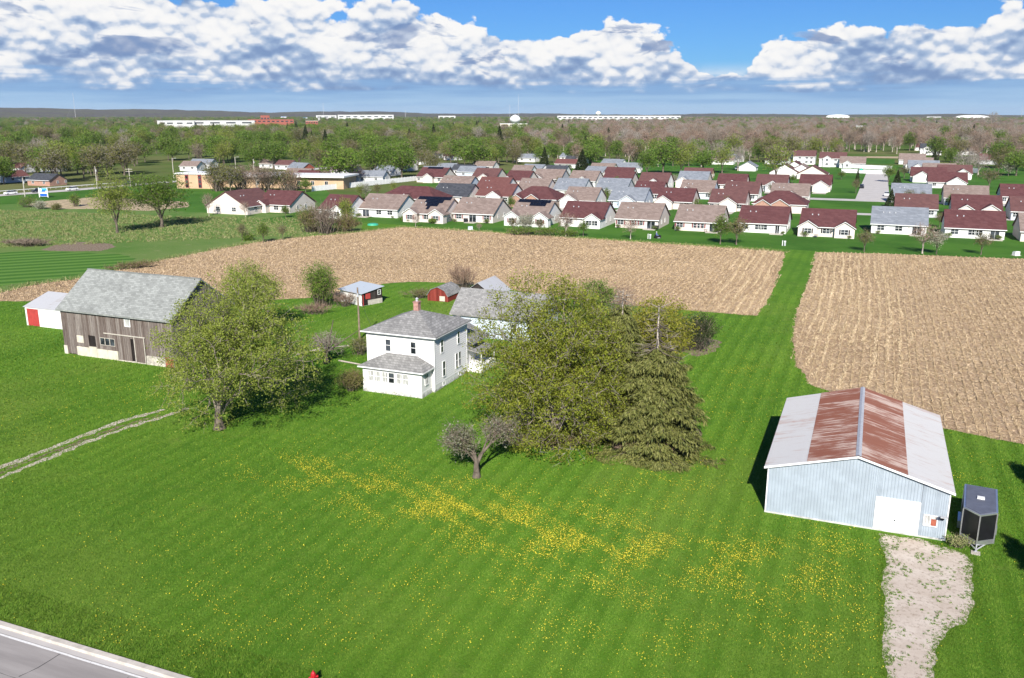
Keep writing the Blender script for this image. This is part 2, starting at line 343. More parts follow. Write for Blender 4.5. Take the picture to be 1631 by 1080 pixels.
    M['lf_blossom'] = leafmat('blossom', [(.21, .21, .14), (.34, .335, .26), (.15, .17, .08), (.12, .145, .055)])
    M['lf_white'] = leafmat('white_blossom', [(.40, .42, .30), (.55, .55, .47), (.22, .27, .12)])
    M['twig'] = leafmat('twig', [(.150, .115, .088), (.230, .185, .145), (.310, .255, .205)], 0.0, .9)
    M['twig_red'] = leafmat('twig_red', [(.175, .115, .085), (.265, .185, .140), (.340, .255, .200)], 0.0, .9)
    M['twig_grey'] = leafmat('twig_grey', [(.19, .165, .14), (.29, .26, .23), (.38, .345, .31)], 0.0, .9)
    M['straw'] = leafmat('straw', [(.38, .28, .17), (.49, .375, .24), (.62, .49, .33), (.30, .215, .13), (.44, .335, .21)], 0.0, .9)
    M['stalk'] = leafmat('stalk', [(.46, .36, .23), (.58, .47, .31), (.68, .57, .40)], 0.0, .9)
    M['dry_grass'] = leafmat('dry_grass', [(.16, .20, .06), (.34, .31, .17), (.12, .20, .045), (.22, .26, .09)], 0.0, .9)
    M['grassblade'] = leafmat('grass_blade', [(.055, .140, .011), (.118, .232, .020), (.195, .310, .042)], .2, .8)
    M['dandelion'] = leafmat('dandelion', [(.72, .62, .04), (.84, .75, .08), (.62, .50, .03)], .1, .8)
    M['hydrant'] = simple('hydrant_red', (.45, .015, .025), .35, .08, 4, spec=.5)
    M['pole'] = simple('pole_wood', (.23, .175, .13), .9, .2, 3)
    M['polepale'] = simple('pole_pale', (.48, .44, .38), .9, .15, 3)
    M['carwhite'] = simple('car_white', (.78, .78, .78), .25, .03, 1, spec=.5)
    M['carblack'] = simple('car_dark', (.02, .022, .03), .25, .1, 1, spec=.5)
    M['signblue'] = simple('sign_blue', (.02, .12, .55), .4, .15, .6)
    M['signsky'] = simple('sign_sky', (.06, .38, .80), .4, .15, .6)
    M['signyellow'] = simple('sign_yellow', (.75, .45, .12), .4, .1, .6)
    M['bluetarp'] = simple('blue_tarp', (.02, .22, .62), .5, .1, .5)
    M['teal'] = simple('teal_plastic', (.05, .42, .27), .5, .08, 1)
    M['skin'] = simple('skin', (.50, .32, .24), .6, .05, 5)
    M['denim'] = simple('blue_cloth', (.16, .20, .42), .8, .1, 5)
    M['dryground'] = simple('dry_ground', (.42, .33, .20), .95, .3, .5, .6)
    M['brush'] = simple('brush_pile', (.05, .035, .028), .95, .4, 2, .6)
setup_materials()

# ------------------------------------------------------------------ object helpers
def link(name, mesh, mat, parent=None, loc=None, rotz=None):
    o = bpy.data.objects.new(name, mesh); C.objects.link(o)
    if mat is not None and len(mesh.materials) == 0: mesh.materials.append(M[mat] if isinstance(mat, str) else mat)
    if parent is not None: o.parent = parent
    if loc is not None: o.location = loc
    if rotz is not None: o.rotation_euler = (0, 0, rotz)
    return o
def tag(o, label=None, cat=None, group=None, kind=None):
    if label: o['label'] = label
    if cat: o['category'] = cat
    if group: o['group'] = group
    if kind: o['kind'] = kind
    return o
def thing(name, label, cat, loc=(0, 0, 0), rotz=0.0, group=None):
    o = bpy.data.objects.new(name, None); C.objects.link(o); o.empty_display_size = .5
    if len(loc) == 2: loc = (*loc, 0)
    o.location = loc; o.rotation_euler = (0, 0, rotz); return tag(o, label, cat, group)
class MB:
    def __init__(s): s.v = []; s.f = []
    def add(s, vs, fs):
        b = len(s.v); s.v += [tuple(p) for p in vs]; s.f += [tuple(i + b for i in f) for f in fs]; return s
    def box(s, x0, x1, y0, y1, z0, z1):
        return s.add([(x0,y0,z0),(x1,y0,z0),(x1,y1,z0),(x0,y1,z0),(x0,y0,z1),(x1,y0,z1),(x1,y1,z1),(x0,y1,z1)],
                     [(0,3,2,1),(4,5,6,7),(0,1,5,4),(1,2,6,5),(2,3,7,6),(3,0,4,7)])
    def extr(s, prof, axis, a, b):
        """extrude a closed 2-D profile along x ('x': profile is (y,z)), y ('y': (x,z)) or z ('z': (x,y))"""
        n = len(prof)
        def P(p, t): return (t, p[0], p[1]) if axis == 'x' else ((p[0], t, p[1]) if axis == 'y' else (p[0], p[1], t))
        vs = [P(p, a) for p in prof] + [P(p, b) for p in prof]
        fs = [tuple(range(n-1, -1, -1)), tuple(range(n, 2*n))] + [(i, (i+1) % n, n+(i+1) % n, n+i) for i in range(n)]
        return s.add(vs, fs)
    def tube(s, pts, rs, n=6, cap=True):
        pts = [Vector(p) for p in pts]; rings = []
        for i, p in enumerate(pts):
            d = (pts[min(i+1, len(pts)-1)] - pts[max(i-1, 0)]).normalized()
            a = d.orthogonal().normalized() if i == 0 else (rings[-1][1] - d*rings[-1][1].dot(d)).normalized()
            b = d.cross(a); rings.append(([p + (a*math.cos(2*math.pi*k/n) + b*math.sin(2*math.pi*k/n))*rs[i] for k in range(n)], a))
        vs = [p for r, _ in rings for p in r]; fs = []
        for i in range(len(pts)-1):
            for k in range(n): fs.append((i*n+k, i*n+(k+1) % n, (i+1)*n+(k+1) % n, (i+1)*n+k))
        if cap: fs += [tuple(range(n-1, -1, -1)), tuple((len(pts)-1)*n + k for k in range(n))]
        return s.add(vs, fs)
    def mesh(s, name, smooth=False):
        m = bpy.data.meshes.new(name); m.from_pydata(s.v, [], s.f); m.update()
        bm = bmesh.new(); bm.from_mesh(m); bmesh.ops.recalc_face_normals(bm, faces=bm.faces); bm.to_mesh(m); bm.free()
        if smooth:
            for p in m.polygons: p.use_smooth = True
        return m
    def build(s, name, mat, parent=None, loc=None, rotz=None, smooth=False):
        return link(name, s.mesh(name, smooth), mat, parent, loc, rotz)
def np_mesh(name, V, F):
    V = np.asarray(V, np.float32); F = np.asarray(F, np.int32); n, k = F.shape
    m = bpy.data.meshes.new(name); m.vertices.add(len(V)); m.vertices.foreach_set('co', V.ravel())
    m.loops.add(n*k); m.loops.foreach_set('vertex_index', F.ravel())
    m.polygons.add(n); m.polygons.foreach_set('loop_start', np.arange(0, n*k, k, dtype=np.int32))
    m.update(calc_edges=True); m.validate(); return m
def inpoly(pts, poly):
    x, y = pts[:, 0], pts[:, 1]; r = np.zeros(len(pts), bool); n = len(poly); j = n-1
    for i in range(n):
        xi, yi = poly[i]; xj, yj = poly[j]
        c = ((yi > y) != (yj > y)) & (x < (xj-xi)*(y-yi)/((yj-yi) or 1e-9) + xi); r ^= c; j = i
    return r
def rough_poly(poly, step=2.0, amp=.5, seed=1):
    """outline resampled and made uneven by wobbles of several lengths"""
    rng = random.Random(seed); out = []; s0 = 0.0; step = min(step, .8)
    ws = [(rng.uniform(.3, 4.5), rng.uniform(0, 6.28), rng.uniform(.3, 1)) for _ in range(9)]
    for i in range(len(poly)):
        a = Vector(poly[i]); b = Vector(poly[(i+1) % len(poly)]); L = (b-a).length; n = max(1, min(260, int(L/step)))
        d = (b-a)/max(L, 1e-6); nn = Vector((-d.y, d.x))
        for k in range(n):
            s = s0 + L*k/n; e = min(1, 4*k/n*(1-k/n) + .15)
            j = amp*e*(sum(c/(1+.25*f)*math.sin(f*s + p) for f, p, c in ws)/2.6 + rng.uniform(-.22, .22))
            out.append(tuple(a + d*(L*k/n) + nn*j))
        s0 += L
    return out
def sheet_obj(name, poly, z, mat, parent=None):
    m = bpy.data.meshes.new(name); bm = bmesh.new()
    vs = [bm.verts.new((p[0], p[1], z)) for p in poly]; f = bm.faces.new(vs); f.normal_update()
    if f.normal.z < 0: f.normal_flip()
    bmesh.ops.triangulate(bm, faces=bm.faces[:]); bm.to_mesh(m); bm.free()
    o = link(name, m, mat, parent)
    if parent is None: o['kind'] = 'structure'
    return o

# ================================================================== the ground
def g_poly(px): return [G(*p) for p in px]
sheet_obj('ground', [(-15000, -300), (15000, -300), (15000, 17000), (-15000, 17000)], 0.0, 'far_land')
sheet_obj('lawn', [W(-170, 33), W(90, 33), W(90, 232), W(-170, 232)], .004, 'lawn')
CORN_A = g_poly([(-160,520),(-160,500),(0,467),(52,454),(120,445),(210,425),(320,402),(410,386),(480,378),(560,371),(640,362),(720,366),(900,378),(1100,391),(1250,401),
    (1246,420),(1228,470),(1205,503),(1150,499),(1090,494),(1000,486),(930,479),(860,468),(800,460),(760,454),(700,450),(650,449),(612,452),(575,458),(540,470),(490,475),(440,477),(300,481),(110,478),(43,480),(0,480)])
CORN_B = g_poly([(1300,402),(1400,404),(1631,413),(1800,420),(1800,750),(1631,708),(1500,682),(1400,655),(1340,630),(1290,612),(1268,580),(1263,540),(1268,500),(1285,455),(1293,430)])
sheet_obj('meadow', g_poly([(-260,520),(-160,499),(0,464),(120,443),(210,423),(320,400),(410,384),(480,376),(575,368),(580,345),(500,342),(405,340),(300,338),(190,326),(60,322),(-260,345)]), .008, 'meadow')
sheet_obj('mown_meadow', rough_poly(g_poly([(-260,425),(0,403),(45,399),(190,405),(218,412),(160,430),(110,440),(0,456),(-260,500)]), 3, .6, 3), .012, 'mown')
sheet_obj('verge', g_poly([(-260,332),(0,313),(110,305),(230,293),(330,296),(330,300),(250,312),(150,318),(60,322),(-260,345)]), .010, 'town_lawn')
sheet_obj('far_lawn', g_poly([(215,294),(300,293),(400,300),(520,303),(560,345),(300,345),(235,325),(150,318)]), .0055, 'town_lawn')
sheet_obj('dry_strip', rough_poly(g_poly([(40,326),(75,320),(150,314),(235,318),(300,322),(300,330),(235,336),(150,333),(90,333)]), 3, .8, 4), .014, 'dryground')
sheet_obj('tree_row_verge', rough_poly(g_poly([(-160,499),(0,464),(120,443),(210,423),(320,400),(410,384),(480,376),(480,381),(410,389),(320,406),(210,428),(120,449),(0,470),(-160,507)]), 3, .7, 6), .013, 'meadow')
corn_a_r = rough_poly(CORN_A, 1.5, .35, 11); corn_b_r = rough_poly(CORN_B, 1.5, .35, 12)
sheet_obj('corn_field_left', corn_a_r, .018, 'soil'); sheet_obj('corn_field_right', corn_b_r, .018, 'soil')
sheet_obj('backyard_lawn', [W(-170, 205), W(-142, 222), W(-100, 218), W(-30, 214), W(70, 212), W(70, 346), W(-170, 346)], .009, 'town_lawn')
sheet_obj('estate_lawn', [W(-190, 346), W(90, 346), W(90, 600), W(-190, 600)], .006, 'town_lawn')
sheet_obj('bare_patch', rough_poly(g_poly([(65,398),(85,391),(120,385),(175,388),(185,393),(160,400),(90,400)]), 1.5, .6, 9), .016, 'dirt')

# near road with kerb and paint
road = sheet_obj('road', [W(-170, 12), W(60, 12), W(60, 32.55), W(-170, 32.55)], .010, 'road')
kb = MB(); kb.extr([(32.50, 0), (32.52, .09), (32.58, .14), (32.93, .15), (32.95, 0)], 'x', -170, 60)
tag(kb.build('kerb', 'concrete', None, (0, 0, 0), -GRID), kind='structure')
gp = MB(); gp.box(-170, 60, 32.14, 32.495, 0, .016); tag(gp.build('gutter', M['street'], None, (0, 0, 0), -GRID), kind='structure')
rng = random.Random(4); ln = MB(); x = -120.0
while x < -20:
    L = rng.uniform(.5, 2.2); ln.box(x, x+L, 31.93 + rng.uniform(-.008, .008), 32.07 + rng.uniform(-.012, .012), .011, .0145); x += L + rng.choice([.0, .0, .01, .03])
ln.build('edge_line', 'line', road, None, -GRID)
def strip(name, pts, w, z, mat, parent=None, jit=.0, seed=1):
    r = random.Random(seed); P = [Vector(p) for p in pts]; fine = []
    for i in range(len(P)-1):
        n = max(1, int((P[i+1]-P[i]).length/.5))
        for k in range(n): fine.append(P[i].lerp(P[i+1], k/n))
    fine.append(P[-1]); L, R_ = [], []
    for i, p in enumerate(fine):
        d = (fine[min(i+1, len(fine)-1)] - fine[max(i-1, 0)]).normalized(); n = Vector((-d.y, d.x)); ww = w*(1 + r.uniform(-jit, jit))
        o = r.uniform(-jit, jit)*w*.5; L.append(p + n*(ww/2+o)); R_.append(p - n*(ww/2-o))
    m = bpy.data.meshes.new(name); N = len(fine)
    m.from_pydata([(*a, z) for a in L] + [(*a, z) for a in R_], [], [(i, i+1, N+i+1, N+i) for i in range(N-1)])
    bm = bmesh.new(); bm.from_mesh(m)
    for f in bm.faces:
        f.normal_update()
        if f.normal.z < 0: f.normal_flip()
    bm.to_mesh(m); bm.free()
    o = link(name, m, mat, parent)
    if parent is None: o['kind'] = 'structure'
    return o
strip('road_joint', g_poly([(30,1078),(60,1064),(78,1053),(97,1041)]), .05, .013, 'crack', road, .4, 2)
strip('road_joint', [W(-36.5, 31.8), W(-36.2, 29.5), W(-36.4, 26)], .035, .013, 'crack', road, .4, 3)
strip('road_joint', [W(-47, 29.3), W(-40, 29.25), W(-34, 29.3)], .03, .013, 'crack', road, .5, 5)
# drives
drive = sheet_obj('gravel_drive', rough_poly(g_poly([(1399,850),(1468,859),(1506,872),(1540,884),(1550,897),(1547,925),(1553,960),(1541,987),(1514,1002),(1490,1035),(1488,1080),(1496,1180),(1404,1180),(1412,1080),(1405,1020),(1410,960),(1404,930),(1411,890)]), .5, .22, 21), .020, 'gravel')
strip('wheel_rut', g_poly([(-70,768),(0,745),(60,722),(130,695),(190,672),(262,652)]), .75, .012, 'gravel', None, .35, 7)
strip('wheel_rut', g_poly([(-70,786),(0,761),(60,737),(140,704),(205,680),(250,667),(300,650)]), .7, .012, 'gravel', None, .45, 8)
strip('rut_dirt', g_poly([(-70,776),(0,752),(60,729),(130,702),(190,680),(255,662)]), .55, .010, 'dirt', None, .7, 9)
sheet_obj('bare_ground_under_trees', rough_poly(g_poly([(800,712),(850,702),(930,700),(980,712),(1060,722),(1108,708),(1118,690),(1100,660),(960,640),(800,660)]), 1.0, .5, 31), .010, 'dirt')
sheet_obj('bare_ground_by_shrub', rough_poly(g_poly([(1085,560),(1110,568),(1140,560),(1150,545),(1120,535),(1090,540)]), 1.0, .4, 32), .010, 'dirt')

# ================================================================== farm buildings
def framed_window(parent, w, h, loc, nx=1, ny=2, rotz=0.0, glass='glass', fr=.07, name='window', frmat='trim', proud=.05):
    key = ('win', round(w, 2), round(h, 2), nx, ny, fr, proud, frmat)
    if key not in CACHE:
        b = MB(); b.box(-w/2-fr, -w/2, -proud, .02, -fr, h+fr); b.box(w/2, w/2+fr, -proud, .02, -fr, h+fr)
        b.box(-w/2, w/2, -proud, .02, h, h+fr); b.box(-w/2, w/2, -proud-.03, .02, -fr, 0)
        for i in range(1, nx): b.box(-w/2+w*i/nx-.035, -w/2+w*i/nx+.035, -proud+.01, .02, 0, h)
        for j in range(1, ny):
            for i in range(nx):
                a = -w/2 + w*i/nx + (.035 if i else 0); c = -w/2 + w*(i+1)/nx - (.035 if i < nx-1 else 0)
                b.box(a, c, -proud+.015, .02, h*j/ny-.03, h*j/ny+.03)
        p = MB(); p.box(-w/2+.001, w/2-.001, -.012, .0, .001, h-.001)
        CACHE[key] = (b.mesh('window_frame'), p.mesh('pane'))
    fm, pm = CACHE[key]
    if len(fm.materials) == 0: fm.materials.append(M[frmat])
    pk = (key, glass)
    if pk not in CACHE:
        pm2 = pm.copy(); pm2.materials.clear(); pm2.materials.append(M[glass]); CACHE[pk] = pm2
    o = link(name, fm, None, parent, loc, rotz); link('pane', CACHE[pk], None, o)
    return o
CACHE = {}
R0 = -GRID

def hip_roof(b, x0, x1, y0, y1, z, zt, ridge=None, th=.18):
    """hip roof slab; ridge = (xa, xb, y) or a point"""
    if ridge is None: ridge = ((x0+x1)/2, (x0+x1)/2, (y0+y1)/2)
    xa, xb, yr = ridge
    e = [(x0,y0,z),(x1,y0,z),(x1,y1,z),(x0,y1,z)]; lo = [(p[0],p[1],z-th) for p in e]
    if abs(xa-xb) < 1e-3:
        b.add(e + [(xa,yr,zt)] + lo, [(0,1,4),(1,2,4),(2,3,4),(3,0,4),(5,6,1,0),(6,7,2,1),(7,8,3,2),(8,5,0,3),(8,7,6,5)])
    else:
        b.add(e + [(xa,yr,zt),(xb,yr,zt)] + lo, [(0,1,5,4),(1,2,5),(2,3,4,5),(3,0,4),(6,7,1,0),(7,8,2,1),(8,9,3,2),(9,6,0,3),(9,8,7,6)])
def gable_prof(y0, y1, ze, zr, th=.16, ov=.35):
    ym = (y0+y1)/2; s = (zr-ze)/(ym-y0); d = th*math.sqrt(1+s*s)
    return [(y0-ov, ze-ov*s), (ym, zr), (y1+ov, ze-ov*s), (y1+ov, ze-ov*s-d), (ym, zr-d), (y0-ov, ze-ov*s-d)]

def farmhouse():
    t = thing('farmhouse', 'two storey white farmhouse with grey hip roof and enclosed front porch', 'house', W(-48.65, 85.1), R0)
    x0, x1, y0, y1, ze = -4.35, 4.35, 0.0, 8.7, 6.45
    b = MB(); b.box(x0, x1, y0, y1, .75, ze); b.build('wall', 'house_siding', t)
    b = MB(); b.box(x0-.03, x1+.03, y0-.03, y1+.03, -.1, .749); b.build('foundation', 'stained', t)
    # lapped courses
    def courses(axis, a, c, at, z0, z1, sgn, n):
        h = (z1-z0)/n
        mesh = MB()
        if axis == 'x': mesh.extr([(at, 0), (at+sgn*.045, 0), (at+sgn*.012, h-.015), (at, h-.015)], 'x', a, c)
        else: mesh.extr([(at, 0), (at+sgn*.062, 0), (at+sgn*.012, h-.05), (at, h-.05)], 'y', a, c)
        me = mesh.mesh('siding_course')
        for i in range(n): link('siding_course', me, 'house_siding', t, (0, 0, z0 + i*h))
    b = MB(); b.box(x1+.0005, x1+.003, y0+.03, y1-.03, .79, ze-.05); b.build('course_shade_backing', 'course_shade', t)  # added dark sheet; course gaps show it as painted shadow lines
    courses('y', y0+.02, y1-.02, x1+.0035, .80, ze-.05, 1, 22)
    courses('x', x0+.02, x1-.02, y0-.001, .80, ze-.05, -1, 22)
    for (cx, cy) in ((x0, y0), (x1, y0), (x1, y1)):
        b = MB(); b.box(cx-.07, cx+.07, cy-.07, cy+.07, .7, ze-.02); b.build('corner_board', 'trim', t)
    b = MB(); hip_roof(b, x0-.5, x1+.5, y0-.5, y1+.5, ze+.14, 8.55, None, .1); r = b.build('roof', 'roof_grey_old', t)
    b = MB(); b.box(x0-.52, x1+.52, y0-.52, y1+.52, ze-.03, ze+.035); b.build('soffit', 'trim', t)
    b = MB(); b.box(-.32, .32, 4.0, 4.64, 8.2, 9.35); b.box(-.38, .38, 3.94, 4.70, 9.352, 9.50); ch = b.build('chimney', 'chimney', t)
    b = MB(); b.tube([(0,4.32,9.5),(0,4.32,9.75)], [.17,.15], 8); b.tube([(0,4.32,9.78),(0,4.32,9.95)], [.22,.05], 8); b.build('flue_cap', 'galv', ch)
    b = MB(); b.tube([(x1+.12, y0-.14, .3), (x1+.12, y0-.14, ze-.05)], [.045, .045], 6); b.build('downpipe', 'trim', t)
    b = MB(); b.box(x0-.56, x1+.56, y0-.62, y0-.524, ze+.0, ze+.13); b.build('gutter', 'trim', t)
    # front upper windows
    for wx in (-1.55, 1.75): framed_window(t, .62, 1.35, (wx, -.05, 4.35), 1, 2, 0)
    # right wall
    for wy, wz, w, h in ((1.9, 4.3, .62, 1.45), (6.3, 4.3, .62, 1.45), (2.3, 1.35, .66, 1.75), (5.7, 1.45, .60, 1.75), (6.55, 1.45, .60, 1.75)):
        framed_window(t, w, h, (x1+.075, wy, wz), 1, 2, math.pi/2)
    for wy in (2.3, 6.5): framed_window(t, .55, .42, (x1+.03, wy, .22), 1, 1, math.pi/2, 'curtain', .05, 'cellar_window')
    # left wall windows
    for wy, wz in ((2, 4.3), (6, 4.3), (2.3, 1.4), (6, 1.4)): framed_window(t, .65, 1.5, (x0-.02, wy, wz), 1, 2, -math.pi/2)
    # porch
    p = MB(); px0, px1, pd = -3.55, 4.05, 2.55
    p.box(px0, px1, -pd, -.05, .62, 2.98); po = p.build('porch_wall', 'house_siding', t)
    p = MB(); p.box(px0-.03, px1+.03, -pd-.03, -.05, -.1, .62); p.build('porch_base', 'stained', t)
    p = MB()
    hx0, hx1, hy0 = px0-.4, px1+.4, -pd-.4
    p.add([(hx0,hy0,3.08),(hx1,hy0,3.08),(hx1,-.052,3.08),(hx0,-.052,3.08),(hx0+2.2,-.052,4.1),(hx1-2.2,-.052,4.1),
           (hx0,hy0,2.99),(hx1,hy0,2.99),(hx1,-.052,2.99),(hx0,-.052,2.99)], [(0,1,5,4),(1,2,5),(0,4,3),(6,7,1,0),(7,8,2,1),(9,6,0,3),(9,8,7,6),(3,4,5,2),(9,3,2,8)])
    p.build('porch_roof', 'roof_grey_old', t)
    p = MB(); p.box(hx0-.03, hx1+.03, hy0-.05, hy0-.004, 2.93, 3.07); p.box(hx1+.004, hx1+.05, hy0-.05, -.06, 2.93, 3.07); p.build('porch_fascia', 'trim', t)
    for i, gl in enumerate(('curtain', 'glass', 'curtain')):
        for k in (-.42, .42): framed_window(t, .68, 1.15, (-2.05 + i*1.85 + k, -pd-.03, 1.4), 1, 2, 0, 'curtain' if (i != 1 or k < 0) else 'glass')
    framed_window(t, .62, 1.2, (px1+.03, -1.45, 1.35), 2, 1, math.pi/2)
    # rear wing, lower, with a dark open porch beside it
    b = MB(); b.box(-3.2, 4.05, 8.75, 13.2, 0, 3.9); b.build('rear_wing', 'house_siding', t)
    b = MB(); b.extr(gable_prof(-3.2, 4.9, 3.9, 5.9, .14, .35), 'y', 8.76, 13.6); b.build('rear_roof', 'roof_grey_old', t)
    b = MB(); b.extr([(4.05, 3.0), (6.3, 2.55), (6.3, 2.40), (4.05, 2.85)], 'y', 8.9, 13.2); b.build('side_porch_roof', 'roof_grey_old', t)
    for yy in (9.0, 13.0):
        b = MB(); b.box(6.1, 6.22, yy, yy+.12, 0, 2.46); b.build('porch_post', 'trim', t)
    b = MB(); b.box(4.06, 6.3, 9.0, 13.2, 0, .9); b.build('side_porch_wall', 'house_siding', t)
farmhouse()

def barn():
    L, D, ze, zr = 18.7, 11.0, 6.45, 10.5
    t = thing('barn', 'weathered grey plank barn with long shingled gable roof', 'barn', W(-97.7, 81.6), R0)
    b = MB(); b.extr([(.12, 0), (D-.12, 0), (D-.12, ze-.1), (D/2, zr-.3), (.12, ze-.1)], 'x', .12, L-.12); b.build('inner_wall', 'interior_shade', t)  # solid backing, its near-black colour paints the dark inside behind openings
    b = MB(); b.extr(gable_prof(0, D, ze, zr, .16, .45), 'x', -.35, L+.35); b.build('roof', 'roof_barn', t)
    b = MB(); b.box(-.36, L+.36, D/2-.14, D/2+.14, zr-.02, zr+.05); b.build('ridge_cap', 'roof_barn', t)
    rng = random.Random(5)
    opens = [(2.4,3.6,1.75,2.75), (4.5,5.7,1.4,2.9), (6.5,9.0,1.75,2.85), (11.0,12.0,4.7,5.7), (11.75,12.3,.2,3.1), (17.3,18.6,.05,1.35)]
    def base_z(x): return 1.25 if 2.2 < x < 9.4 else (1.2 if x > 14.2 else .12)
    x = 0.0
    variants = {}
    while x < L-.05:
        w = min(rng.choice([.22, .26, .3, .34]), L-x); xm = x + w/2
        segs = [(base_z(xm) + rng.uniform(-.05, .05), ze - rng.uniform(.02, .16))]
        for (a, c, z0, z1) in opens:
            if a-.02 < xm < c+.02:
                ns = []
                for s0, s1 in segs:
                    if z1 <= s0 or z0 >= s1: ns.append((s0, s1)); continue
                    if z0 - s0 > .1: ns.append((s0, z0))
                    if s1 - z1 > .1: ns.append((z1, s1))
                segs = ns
        for s0, s1 in segs:
            b = MB(); th = .03 + rng.uniform(0, .025); k = rng.uniform(-.012, .012)
            b.add([(x+.02, 0-th, s0), (x+w-.02, -th, s0+rng.uniform(-.04,.04)), (x+w-.012, .02, s0), (x+.012, .02, s0), (x+.012+k, -th, s1), (x+w-.012+k, -th, s1), (x+w-.012+k, .02, s1), (x+.012+k, .02, s1)],
                  [(0,3,2,1),(4,5,6,7),(0,1,5,4),(1,2,6,5),(2,3,7,6),(3,0,4,7)]); b.build('plank', 'barnwood', t)
        x += w
    # end walls
    for xe, sg in ((L, 1), (0, -1)):
        y = 0.0
        while y < D-.05:
            w = min(rng.choice([.25, .3, .34]), D-y); ym = y+w/2; zt = ze + (zr-ze)*(1-abs(ym-D/2)/(D/2)) - .22
            b = MB(); b.box(xe-.02 if sg > 0 else xe-.05, xe+.05 if sg > 0 else xe+.02, y+.01, y+w-.01, .15, zt); b.build('plank', 'barnwood', t); y += w
    def part(n, m, *bx): 
        b = MB(); b.box(*bx); return b.build(n, m, t)
    for a, c in ((2.25, 4.4), (4.43, 5.75), (5.78, 7.6), (7.63, 9.35)): part('wall_block', 'creamblock', a, c, -.09, .1, -.1, 1.22 if a != 4.43 else 1.4)
    part('corner_block', 'creamblock', -.06, .55, -.1, .1, -.1, 1.15)
    part('stone_base', 'rubble', 14.2, L, -.14, .1, -.1, 1.18); part('stone_base', 'rubble', 9.5, 14.2, -.12, .1, -.1, .13)
    part('low_door', 'rustdoor', 17.3, 18.6, -.17, -.142, .02, 1.34)
    part('shutter_board', 'creamblock', 2.42, 3.58, -.06, .0, 1.77, 2.73)
    for a, c in ((6.5, 7.33), (7.33, 8.16), (8.16, 9.0)): framed_window(t, c-a-.1, .9, ((a+c)/2, -.02, 1.88), 1, 1, 0, 'glass', .06, 'window', 'polepale')
    framed_window(t, .85, .9, (11.5, -.02, 4.75), 1, 1, 0, 'curtain', .07, 'loft_window')
    part('door_track', 'polepale', 7.3, 14.2, -.13, -.06, 3.42, 3.55)
    b = MB(); b.box(12.35, 14.1, -.12, -.065, .18, 3.4); d = b.build('sliding_door', 'barnwood', t)
    b = MB(); b.box(12.36, 12.48, -.145, -.122, .18, 3.4); b.box(13.97, 14.09, -.145, -.122, .18, 3.4); b.build('door_rail', 'polepale', d)
barn()

def tool_shed():
    # pale metal shed beside the barn
    t = thing('metal_shed', 'low white metal shed with red sliding door beside the barn', 'shed', W(-116.4, 91.2), R0)
    L, D, ze, zr = 13.0, 9.0, 2.95, 4.35
    b = MB(); b.extr([(0, 0), (D, 0), (D, ze), (D/2, zr-.2), (0, ze)], 'x', 0, L); b.build('wall', 'white', t)
    n = 13
    for i in range(n):
        for (ya, za, yb, zb) in ((-.25, ze-.08, D/2, zr), (D+.25, ze-.08, D/2, zr)):
            b = MB(); a = -.2 + i*(L+.4)/n; c = a + (L+.4)/n - .01
            b.add([(a,ya,za),(c,ya,za),(c,yb,zb),(a,yb,zb),(a,ya,za+.04),(c,ya,za+.04),(c,yb,zb+.04),(a,yb,zb+.04)], [(0,3,2,1),(4,5,6,7),(0,1,5,4),(1,2,6,5),(2,3,7,6),(3,0,4,7)])
            b.build('roof_panel', 'roof_shedlight', t)
    b = MB(); b.box(.35, 2.6, -.1, -.03, .06, 2.68); d = b.build('sliding_door', 'redpaint', t)
    for k in range(7):
        b = MB(); b.box(.42 + k*.32, .47 + k*.32, -.115, -.101, .08, 2.66); b.build('door_rib', 'redpaint', d)
    b = MB(); b.box(.2, 7.5, -.16, -.02, 2.69, 2.82); b.build('door_track', 'trim', t)
    b = MB(); b.box(-.03, .12, -.05, -.005, 0, 2.9); b.build('corner_trim', 'trim', t)
tool_shed()

